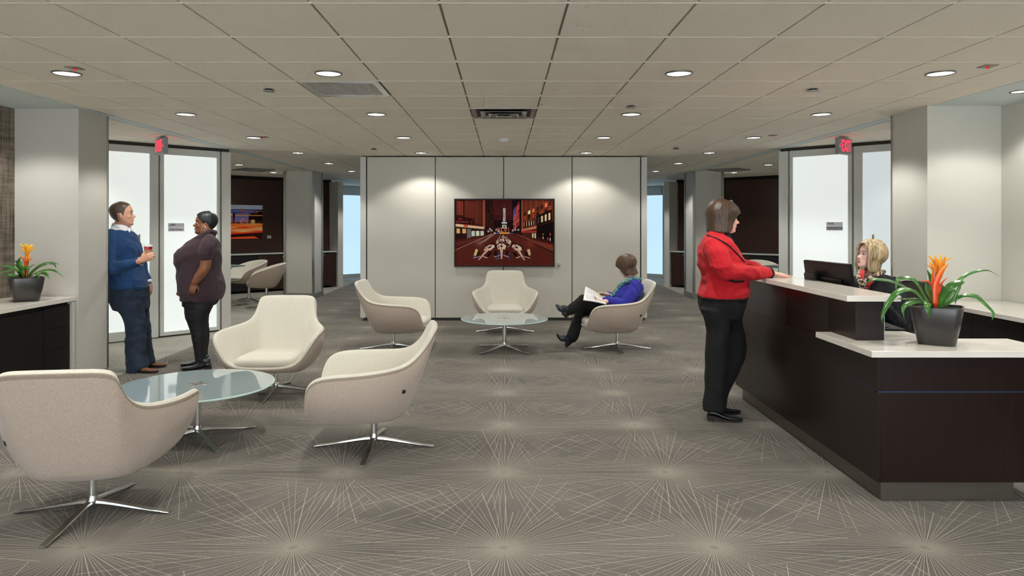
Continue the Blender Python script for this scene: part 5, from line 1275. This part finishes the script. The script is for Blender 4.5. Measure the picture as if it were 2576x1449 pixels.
m.limb([Z1(872,345,Y2-.02), Z1(830,348,Y2-.11), Z1(760,385,Y2-.13), Z1(690,425,Y2-.10), Z1(640,447,Y2-.02), Z1(650,440,Y2+.08)], [.02,.024,.026,.028,.026,.02])
bld(m, 'cowl_collar', KNIT, wm, .007, 3)
m = MB(org)
m.rows([(655,915,780,Y2,.21),(648,895,830,Y2,.21),(650,870,870,Y2,.2)], Z1)
m.rows([(655,872,845,7.21,.11),(658,848,900,7.21,.11),(668,822,960,7.21,.1),(682,815,1010,7.21,.088),(698,810,1060,7.21,.08),(708,815,1120,7.21,.075),(722,806,1200,7.21,.062),(733,806,1290,7.21,.055)], Z1)
m.rows([(650,860,845,7.41,.11),(652,840,900,7.41,.11),(658,825,960,7.41,.1),(676,826,1010,7.41,.088),(694,832,1060,7.41,.08),(706,832,1120,7.41,.075),(722,822,1200,7.41,.062),(730,822,1275,7.41,.055)], Z1)
bld(m, 'leggings', LEGG, wm, .008, 5, .0025, (7, 7, 14), 7)
for xx, yy in ((850, 7.19), (838, 7.40)):
    hx = Z1(xx, 1345, yy).x; o = shoe('ankle_boot', wm, org, (hx, yy, 0), (-1, -.04, 0), .30, BOOT, hh=.08, heelh=.022, w_=.044)
    m = MB(org); m.limb([(hx-.055, yy, .06), (hx-.055, yy, .12)], [(.034, .044), (.036, .046)], capr=False); m.build('boot_shaft', BOOT, o, smooth=True, loc=(0, 0, 0))

# ---------------------------------------------------------------- woman in red jacket
Z3 = lambda x, y, Y: P(1740+.1863*x, 490+.1863*y, Y)
Z3b = lambda x, y, Y: P(1740+.2347*x, 740+.2347*y, Y)
Y3 = 5.46; org = Vector((1.66, 5.45, 0))
wr_ = thing('person', 'woman in red jacket standing with her hands on the reception counter', 'person', org)
b = MB(org); Mh = headframe(Z3(560, 514, Y3), -8, -3, 0, .226); add_head(b, Mh)
b.limb([Z3(350,600,Y3), Z3(392,520,Y3), Z3(410,430,Y3)], [.055, .052, .054])
b.rows([(260,480,640,Y3,.09),(220,520,800,Y3,.12),(230,560,1100,Y3,.12),(230,560,1330,Y3,.12)], Z3)
WR = Vector((2.07, 5.42, 1.113)); 
b.limb([Z3(300,700,5.32), Z3(480,1020,5.2), Z3(720,1050,5.26), WR], [.03, .03, .03, .026])
hand(b, WR+Vector((.01, .006, .0)), (1, .35, -.13), (0, 0, -1), .98, thumb=-1, curl=(4, 8, 4), thumbc=.1)
W2 = Vector((2.05, 5.60, 1.113)); b.limb([Z3(380,700,5.62), Z3(600,960,5.76), Z3(840,985,5.70), W2], [.03, .03, .028, .026])
hand(b, W2+Vector((.01, 0, 0)), (1, -.15, -.13), (0, 0, -1), .98, thumb=1, curl=(4, 8, 4), thumbc=.1)
for dy in (-.09, .09): b.limb([Z3b(300 if dy < 0 else 400,160,Y3+dy), Z3b(265 if dy < 0 else 460,640,Y3+dy), Z3b(240 if dy < 0 else 300,1200,Y3+dy)], [.05, .04, .03])
body = bld(b, 'body', SK3, wr_, .0055, 3); face_parts(body, Mh, LIPS, H3, org)
def hz(p_):
    return lerpf(abs(p_), [(.45,.66),(.7,.58),(.9,.40),(1.05,.14),(1.2,.0),(1.7,-.03),(3.2,-.02)])
hair_mesh(org, Mh, hz, lambda p_, z: .05+.045*max(0, min(1, (z-.3)/.5))+(.02+.13*max(0, min(1, (abs(p_)-1.1)/1.2)))*(1-.6*abs(z-.38)), groove=.016, th=.07, drop=.46).build('hair', H3, wr_, smooth=True, loc=(0, 0, 0))
m = MB(org); gc = Mh @ Vector((.14, 0, 1.09))
m.M = Mh
for s in (-1, 1):
    m.limb([Vector((.16+.06*math.cos(a), s*(.12)+.085*math.sin(a), 1.06-.12*math.sin(a)*s*.4)) for a in [2*PI*k/14 for k in range(15)]], [.009]*15, n=6); m.limb([Vector((.14, s*.2, 1.0)), Vector((0, s*.3, .88)), Vector((-.1, s*.33, .8))], [.009]*3, n=6)
m.limb([Vector((.2, -.04, 1.09)), Vector((.2, .04, 1.09))], [.009]*2, n=6)
m.M = Matrix.Identity(4); m.build('glasses_on_head', CHROME, wr_, smooth=True, loc=(0, 0, 0))
m = MB(org)
m.rows([(222,440,508,Y3,.075),(208,440,526,Y3,.092),(200,440,548,Y3,.11),(178,500,580,Y3,.155),(150,545,630,Y3,.19),(122,590,700,Y3,.21),(104,640,790,Y3,.22),(98,690,880,Y3,.225),(104,720,970,Y3,.215),(142,735,1050,Y3,.21),(146,745,1130,Y3,.21),(140,752,1210,Y3,.22),(122,752,1290,Y3,.225),(106,742,1350,Y3,.225),(104,730,1378,Y3,.224)], Z3)
m.limb([Z3(285,715,5.34), Z3(350,830,5.25), Z3(470,1020,5.20), Z3(720,1050,5.26), Vector((2.035, 5.40, 1.118))], [.085, .083, .076, .062, .043])
m.limb([Z3(330,640,5.62), Z3(450,830,5.72), Z3(600,960,5.76), Z3(840,985,5.70), Vector((2.03, 5.60, 1.118))], [.08, .075, .065, .055, .042])
bld(m, 'jacket', JACK, wr_, .009, 4, .009, (5, 5, 12), 9)
z3p = lambda l: [(1740+.1863*x, 490+.1863*y) for x, y in l]
jk = [o for o in wr_.children if o.name.startswith('jacket')][0]
drape(jk, wr_, 'lapel_trim', TRIMB, org, [z3p([(212,545),(250,560),(320,585),(400,625),(470,665),(530,712),(600,785),(660,850),(715,910)])], r=.0052)
m = MB(org)
for c0, c1, r_ in ((Vector((2.026, 5.395, 1.118)), Vector((2.042, 5.405, 1.118)), .045), (Vector((2.024, 5.6, 1.118)), Vector((2.038, 5.6, 1.118)), .044)): m.limb([c0, c1], [r_, r_], capr=False)
m.build('cuff_trim', TRIMB, wr_, smooth=True, loc=(0, 0, 0))
drape(jk, wr_, 'pocket_flap', TRIMB, org, [z3p([(512,1148),(600,1166),(698,1158)])], r=.011, r2=.004)
m = MB(org); m.rows([(104,730,1372,Y3,.227),(104,730,1392,Y3,.226)], Z3); m.build('hem_trim', TRIMB, wr_, smooth=True, loc=(0, 0, 0))
m = MB(org); m.rows([(380,500,520,Y3,.065),(360,520,560,Y3,.08),(340,560,640,Y3,.1)], Z3); bld(m, 'turtleneck', TRIMB, wr_, .007, 2)
m = MB(org)
m.rows([(86,580,5,Y3,.205),(80,575,80,Y3,.215),(93,552,160,Y3,.205),(125,535,240,Y3,.19)], Z3b)
m.rows([(95,420,160,5.37,.11),(128,415,240,5.37,.11),(152,405,310,5.37,.105),(168,392,400,5.37,.1),(162,388,500,5.37,.092),(152,380,640,5.37,.088),(148,372,760,5.37,.085),(146,360,900,5.37,.085),(150,355,1000,5.37,.085),(134,355,1100,5.37,.088),(118,354,1170,5.37,.09),(120,352,1236,5.37,.09)], Z3b)
m.rows([(250,548,170,5.53,.11),(265,534,250,5.53,.11),(280,536,310,5.53,.105),(290,556,400,5.53,.1),(300,572,500,5.53,.095),(310,581,600,5.53,.09),(310,577,670,5.53,.09),(290,537,770,5.53,.087),(255,465,900,5.53,.085),(240,415,1000,5.53,.085),(235,372,1100,5.55,.087),(228,364,1200,5.55,.088)], Z3b)
bld(m, 'trousers', TROU, wr_, .009, 4, .006, (9, 9, 5), 11)
hx = Z3b(165, 1345, 5.36).x; shoe('shoe', wr_, org, (hx, 5.36, 0), (1, -.12, 0), .262, SHOEB, hh=.062, heelh=.03, w_=.042)
hx = Z3b(200, 1290, 5.54).x; shoe('shoe', wr_, org, (hx, 5.54, 0), (1, .1, 0), .245, SHOEB, hh=.062, heelh=.03, w_=.042)

# ---------------------------------------------------------------- seated woman reading
Z4 = lambda x, y, Y: P(1380+.1932*x, 630+.1932*y, Y)
Y4 = 8.42; org = Vector((1.30, 8.42, 0))
ws = thing('person', 'woman in blue cardigan and teal scarf sitting in a lounge chair reading', 'person', org)
b = MB(org); Mh = headframe(Z4(1000, 352, Y4), 156, -24, 0, .236); add_head(b, Mh)
b.limb([Z4(1115,420,Y4), Z4(1090,350,Y4), Z4(1075,290,Y4)], [.07, .055, .055])
b.rows([(1040,1160,430,Y4,.08),(950,1160,520,Y4,.11),(910,1110,640,Y4,.12),(880,1050,790,Y4,.12)], Z4)
WR = Z4(752, 572, 8.50); b.limb([Z4(1050,480,8.56), Z4(930,590,8.65), Z4(860,608,8.65), WR], [.03, .03, .028, .026])
hand(b, WR, (-1, -.25, .2), (.1, -.3, -1), .92, thumb=-1, curl=(15, 30, 20), thumbc=.4)
WN = Z4(735, 662, 8.22); b.limb([Z4(1120,490,8.30), Z4(965,690,8.18), Z4(850,668,8.2), WN], [.03, .03, .028, .026])
hand(b, WN, (-1, .15, .25), (.2, 0, 1), .92, thumb=1, curl=(12, 20, 15), thumbc=.3)
b.limb([Z4(980,790,8.33), Z4(700,745,8.34), Z4(445,652,8.36), Z4(330,742,8.34), Z4(245,800,8.32)], [.045, .04, .035, .03, .026]); b.limb([Z4(980,800,8.5), Z4(700,790,8.52), Z4(435,780,8.5), Z4(365,960,8.5), Z4(285,1170,8.48)], [.045, .04, .035, .03, .026])
body = bld(b, 'body', SK4, ws, .0055, 3); face_parts(body, Mh, LIPS, H4, org)
def hz(p_):
    return lerpf(abs(p_), [(.45,.68),(.7,.6),(.9,.42),(1.05,.2),(1.25,.06),(1.9,.02),(2.2,-.06),(3.2,-.06)])
hair_mesh(org, Mh, hz, lambda p_, z: .05+.05*max(0, min(1, (z-.3)/.5))+.05*(1-abs(z-.45)), groove=.014, th=.07, drop=.3).build('hair', H4, ws, smooth=True, loc=(0, 0, 0))
m = MB(org)
m.rows([(1060,1178,400,Y4,.09),(985,1212,425,Y4,.16),(925,1226,455,Y4,.195),(880,1230,500,Y4,.205),(845,1212,550,Y4,.205),(818,1185,610,Y4,.205),(802,1150,665,Y4,.2),(800,1115,720,Y4,.195),(808,1088,765,Y4,.19)], Z4)
m.limb([Z4(1130,455,8.28), Z4(1060,600,8.2), Z4(965,690,8.17), Z4(850,668,8.2), Z4(745,650,8.26)], [.075, .072, .068, .057, .045])
m.limb([Z4(1060,450,8.6), Z4(940,560,8.66), Z4(860,610,8.66), Z4(772,575,8.58)], [.07, .065, .055, .04])
bld(m, 'cardigan', BLUEK, ws, .009, 3, .007, (8, 8, 9), 13)
m = MB(org)
m.limb([Z4(1185,372,Y4-.03), Z4(1110,365,Y4-.1), Z4(1020,395,Y4-.12), Z4(950,440,Y4-.09), Z4(900,500,Y4-.07), Z4(860,555,Y4-.08), Z4(815,595,Y4-.1)], [.02, .025, .027, .027, .025, .022, .018])
m.limb([Z4(1185,372,Y4-.03), Z4(1150,360,Y4+.09), Z4(1040,390,Y4+.1), Z4(965,430,Y4+.02), Z4(915,480,Y4-.03), Z4(880,520,Y4-.05)], [.02, .024, .025, .025, .022, .016])
bld(m, 'scarf', SCARFG, ws, .007, 2)
m = MB(org)
m.rows([(800,1085,760,Y4,.18),(790,1085,820,Y4,.185),(800,1080,850,Y4,.18)], Z4)
m.limb([Z4(990,800,8.33), Z4(700,740,8.34), Z4(450,648,8.36)], [.09, .084, .072]); m.limb([Z4(450,655,8.36), Z4(360,730,8.34), Z4(285,780,8.32)], [.068, .068, .062])
m.limb([Z4(990,800,8.52), Z4(700,780,8.52), Z4(430,770,8.5)], [.088, .08, .07]); m.limb([Z4(425,775,8.5), Z4(370,950,8.5), Z4(308,1122,8.48)], [.068, .07, .074])
bld(m, 'trousers', TROU, ws, .008, 4, .006, (8, 8, 8), 15)
def boot(ank, heel, toe):
    ank, heel, toe = Vector(ank), Vector(heel), Vector(toe); d = (toe-heel).normalized(); o_ = None; L = (toe-heel).length
    up = (ank-heel-d*(ank-heel).dot(d)).normalized(); sd = d.cross(up)
    m = MB(org); ball = heel+d*L*.62+up*.022
    m.limb([ank+up*.03, ank, ank-up*.045+d*.005], [(.037, .042), (.035, .04), (.033, .042)], ref=sd)
    m.limb([heel+d*.045+up*.075, heel+d*.11+up*.06, ball+up*.006, heel+d*L*.86+up*.022, toe+up*.02], [(.04, .043), (.042, .043), (.05, .034), (.042, .026), (.02, .015)], ref=sd)
    bo = bld(m, 'ankle_boot', BOOT, ws, .006, 3)
    m = MB(org); m.loft([[heel+d*u+sd*b*.9+up*z for u, b in ((.005, -.018), (.045, -.022), (.045, .022), (.005, .018))] for z in (0.0, .06)]); m.build('heel', SOLE, bo, loc=(0, 0, 0))
boot(Z4(248,790,8.32), Z4(228,888,8.32), Z4(88,726,8.30)); boot(Z4(290,1168,8.48), Z4(240,1268,8.48), Z4(100,1112,8.46))
bk = thing('magazine', 'open white magazine in the lap of the woman in blue', 'magazine', Z4(600, 640, 8.4))
ob = bk.location
def sheet(pts, th, m_, nm, par=bk):
    m = MB(ob); a, b_, c, d = [Vector(p) for p in pts]; n = (b_-a).cross(d-a).normalized()*th; rows_ = []
    for i in range(9):
        v = i/8; bow = math.sin(v*PI)*.008; r1 = a.lerp(d, v); r2 = b_.lerp(c, v); rows_.append([r1+n.normalized()*bow, r2+n.normalized()*bow, r2+n.normalized()*bow-n, r1+n.normalized()*bow-n])
    m.loft(rows_); return m.build(nm, m_, par)
PAPER = mat('paper', lin((232,232,230)), .6, amt=.02, scale=9); PRT = mat('printed_text', lin((170,172,176)), .7, amt=.1, scale=90); YEL = mat('yellow_page', lin((206,200,60)), .6, amt=.05, scale=9)
A_, B_, C_, D_ = Z4(482,468,8.44), Z4(456,642,8.2), Z4(752,696,8.14), Z4(692,602,8.36)
sheet((A_, B_, C_, D_), .006, PAPER, 'right_pages'); E_ = Z4(560,515,8.72); sheet((D_, Z4(700,600,8.57), E_, Z4(556,512,8.70)), .005, YEL, 'yellow_page') if False else sheet((Z4(556,510,8.50), Z4(500,520,8.44), Z4(690,604,8.37), Z4(704,600,8.46)), .005, YEL, 'yellow_page')
cv = sheet((A_+Vector((-.004,0,-.006)), B_+Vector((-.004,0,-.006)), C_+Vector((0,0,-.008)), D_+Vector((0,0,-.008))), .003, WHITEP, 'cover')
nn_ = (B_-A_).cross(D_-A_).normalized(); nn_ = nn_ if nn_.y < 0 or nn_.z > 0 else -nn_
for i in range(12):
    v0 = .14+i*.065
    for u0, u1 in ((.1, .46), (.54, .9)):
        m = MB(ob); bow = math.sin(v0*PI)*.008
        q = [A_.lerp(D_, v).lerp(B_.lerp(C_, v), u)+nn_*(bow*1+.0012)*1 for u, v in ((u0, v0), (u1, v0), (u1, v0+.03), (u0, v0+.03))]
        m.add(q+[p_-nn_*.0008 for p_ in q], [(0, 1, 2, 3), (7, 6, 5, 4)]); m.build('text_line', PRT, bk)

# ---------------------------------------------------------------- receptionist
Z5 = lambda x, y, Y: P(2120+.1035*x, 590+.1035*y, Y)
Zp = lambda x, y, Y: P(x, y, Y)
Y5 = 5.62; org = Vector((2.95, 5.55, 0))
rc = thing('person', 'blonde receptionist in black with a leopard scarf seated behind the desk', 'person', org)
b = MB(org); Mh = headframe(Z5(420, 800, Y5-.02), 188, 12, 0, .218); add_head(b, Mh)
b.limb([Z5(760,1000,Y5), Z5(700,900,Y5), Z5(720,740,Y5)], [.07, .056, .056])
b.rows([(2185,2225,712,Y5,.08),(2180,2245,760,Y5,.1),(2190,2260,850,Y5,.1),(2200,2270,890,Y5,.1)], Zp)
b.limb([Zp(2235,735,5.48), Zp(2255,800,5.37), Vector((2.8, 5.22, .89)), Vector((2.62, 5.1, .86))], [.03, .03, .03, .026]); hand(b, (2.62, 5.1, .86), (-1, -.4, -.05), (0, 0, -1), .9, thumb=1, curl=(15, 25, 15))
b.limb([Zp(2175,735,5.76), Vector((2.76, 5.78, .98)), Vector((2.7, 5.72, .9)), Vector((2.6, 5.45, .86))], [.03, .03, .03, .026]); hand(b, (2.6, 5.45, .86), (-1, -.4, -.05), (0, 0, -1), .9, thumb=-1, curl=(15, 25, 15))
b.limb([(2.98, 5.5, .54), (2.6, 5.42, .55), (2.56, 5.4, .1)], [.05, .04, .03]); b.limb([(2.98, 5.72, .54), (2.6, 5.7, .55), (2.56, 5.7, .1)], [.05, .04, .03])
body = bld(b, 'body', SK4, rc, .0055, 3); face_parts(body, Mh, LIPS, H3, org)
def hz(p_):
    return lerpf(abs(p_), [(.3,.86),(.55,.8),(.8,.6),(.95,.3),(1.1,.0),(1.3,-.14),(3.2,-.18)])
hair_mesh(org, Mh, hz, lambda p_, z: .05+.05*max(0, min(1, (z-.3)/.5))+(.1 if abs(p_) > 1.0 else .03)*(1-.8*abs(z-.35)), groove=.02, th=.08, drop=.3).build('hair', H5, rc, smooth=True, loc=(0, 0, 0))
m = MB(org)
m.rows([(2182,2232,694,Y5,.09),(2160,2250,702,Y5,.17),(2148,2262,716,Y5,.205),(2146,2270,745,Y5,.21),(2152,2276,790,Y5,.2),(2160,2285,840,Y5,.195),(2165,2290,900,Y5,.2)], Zp)
m.limb([Zp(2240,718,5.46), Zp(2256,765,5.38), Zp(2258,815,5.36), Vector((2.8, 5.22, .89)), Vector((2.68, 5.14, .87))], [.075, .07, .062, .05, .042])
m.limb([Zp(2170,718,5.78), Vector((2.78, 5.8, 1.0)), Vector((2.7, 5.74, .9)), Vector((2.64, 5.55, .87))], [.07, .065, .058, .042])
m.limb([(3.0, 5.5, .54), (2.6, 5.42, .56), (2.56, 5.4, .12)], [.1, .08, .06]); m.limb([(3.0, 5.72, .54), (2.6, 5.7, .56), (2.56, 5.7, .12)], [.1, .08, .06])
bld(m, 'black_clothes', BLKT, rc, .009, 4, .008, (9, 9, 9), 17)
m = MB(org)
m.limb([Z5(1000,900,5.5), Z5(880,960,5.44), Z5(740,1040,5.41), Z5(600,1100,5.4), Z5(520,1160,5.4), Z5(490,1290,5.41)], [.017, .02, .021, .022, .024, .027])
m.limb([Z5(900,900,5.7), Z5(560,900,5.66), Z5(450,880,5.56), Z5(410,980,5.5), Z5(400,1070,5.46), Z5(430,1150,5.43)], [.022, .024, .024, .024, .024, .022])
bld(m, 'leopard_scarf', LEOP, rc, .006, 1)
m = MB(org); m.limb([Z5(480,900,5.52), Z5(450,1000,5.47), Z5(470,1100,5.44)], [.02, .02, .018]); m.limb([Z5(700,1120,5.4), Z5(620,1190,5.4), Z5(590,1280,5.41)], [.018, .022, .022]); bld(m, 'red_scarf_lining', REDK, rc, .006, 1)
for y in (5.4, 5.7): shoe('shoe', rc, org, (2.62, y, 0), (-1, 0, 0), .25, SHOEB)
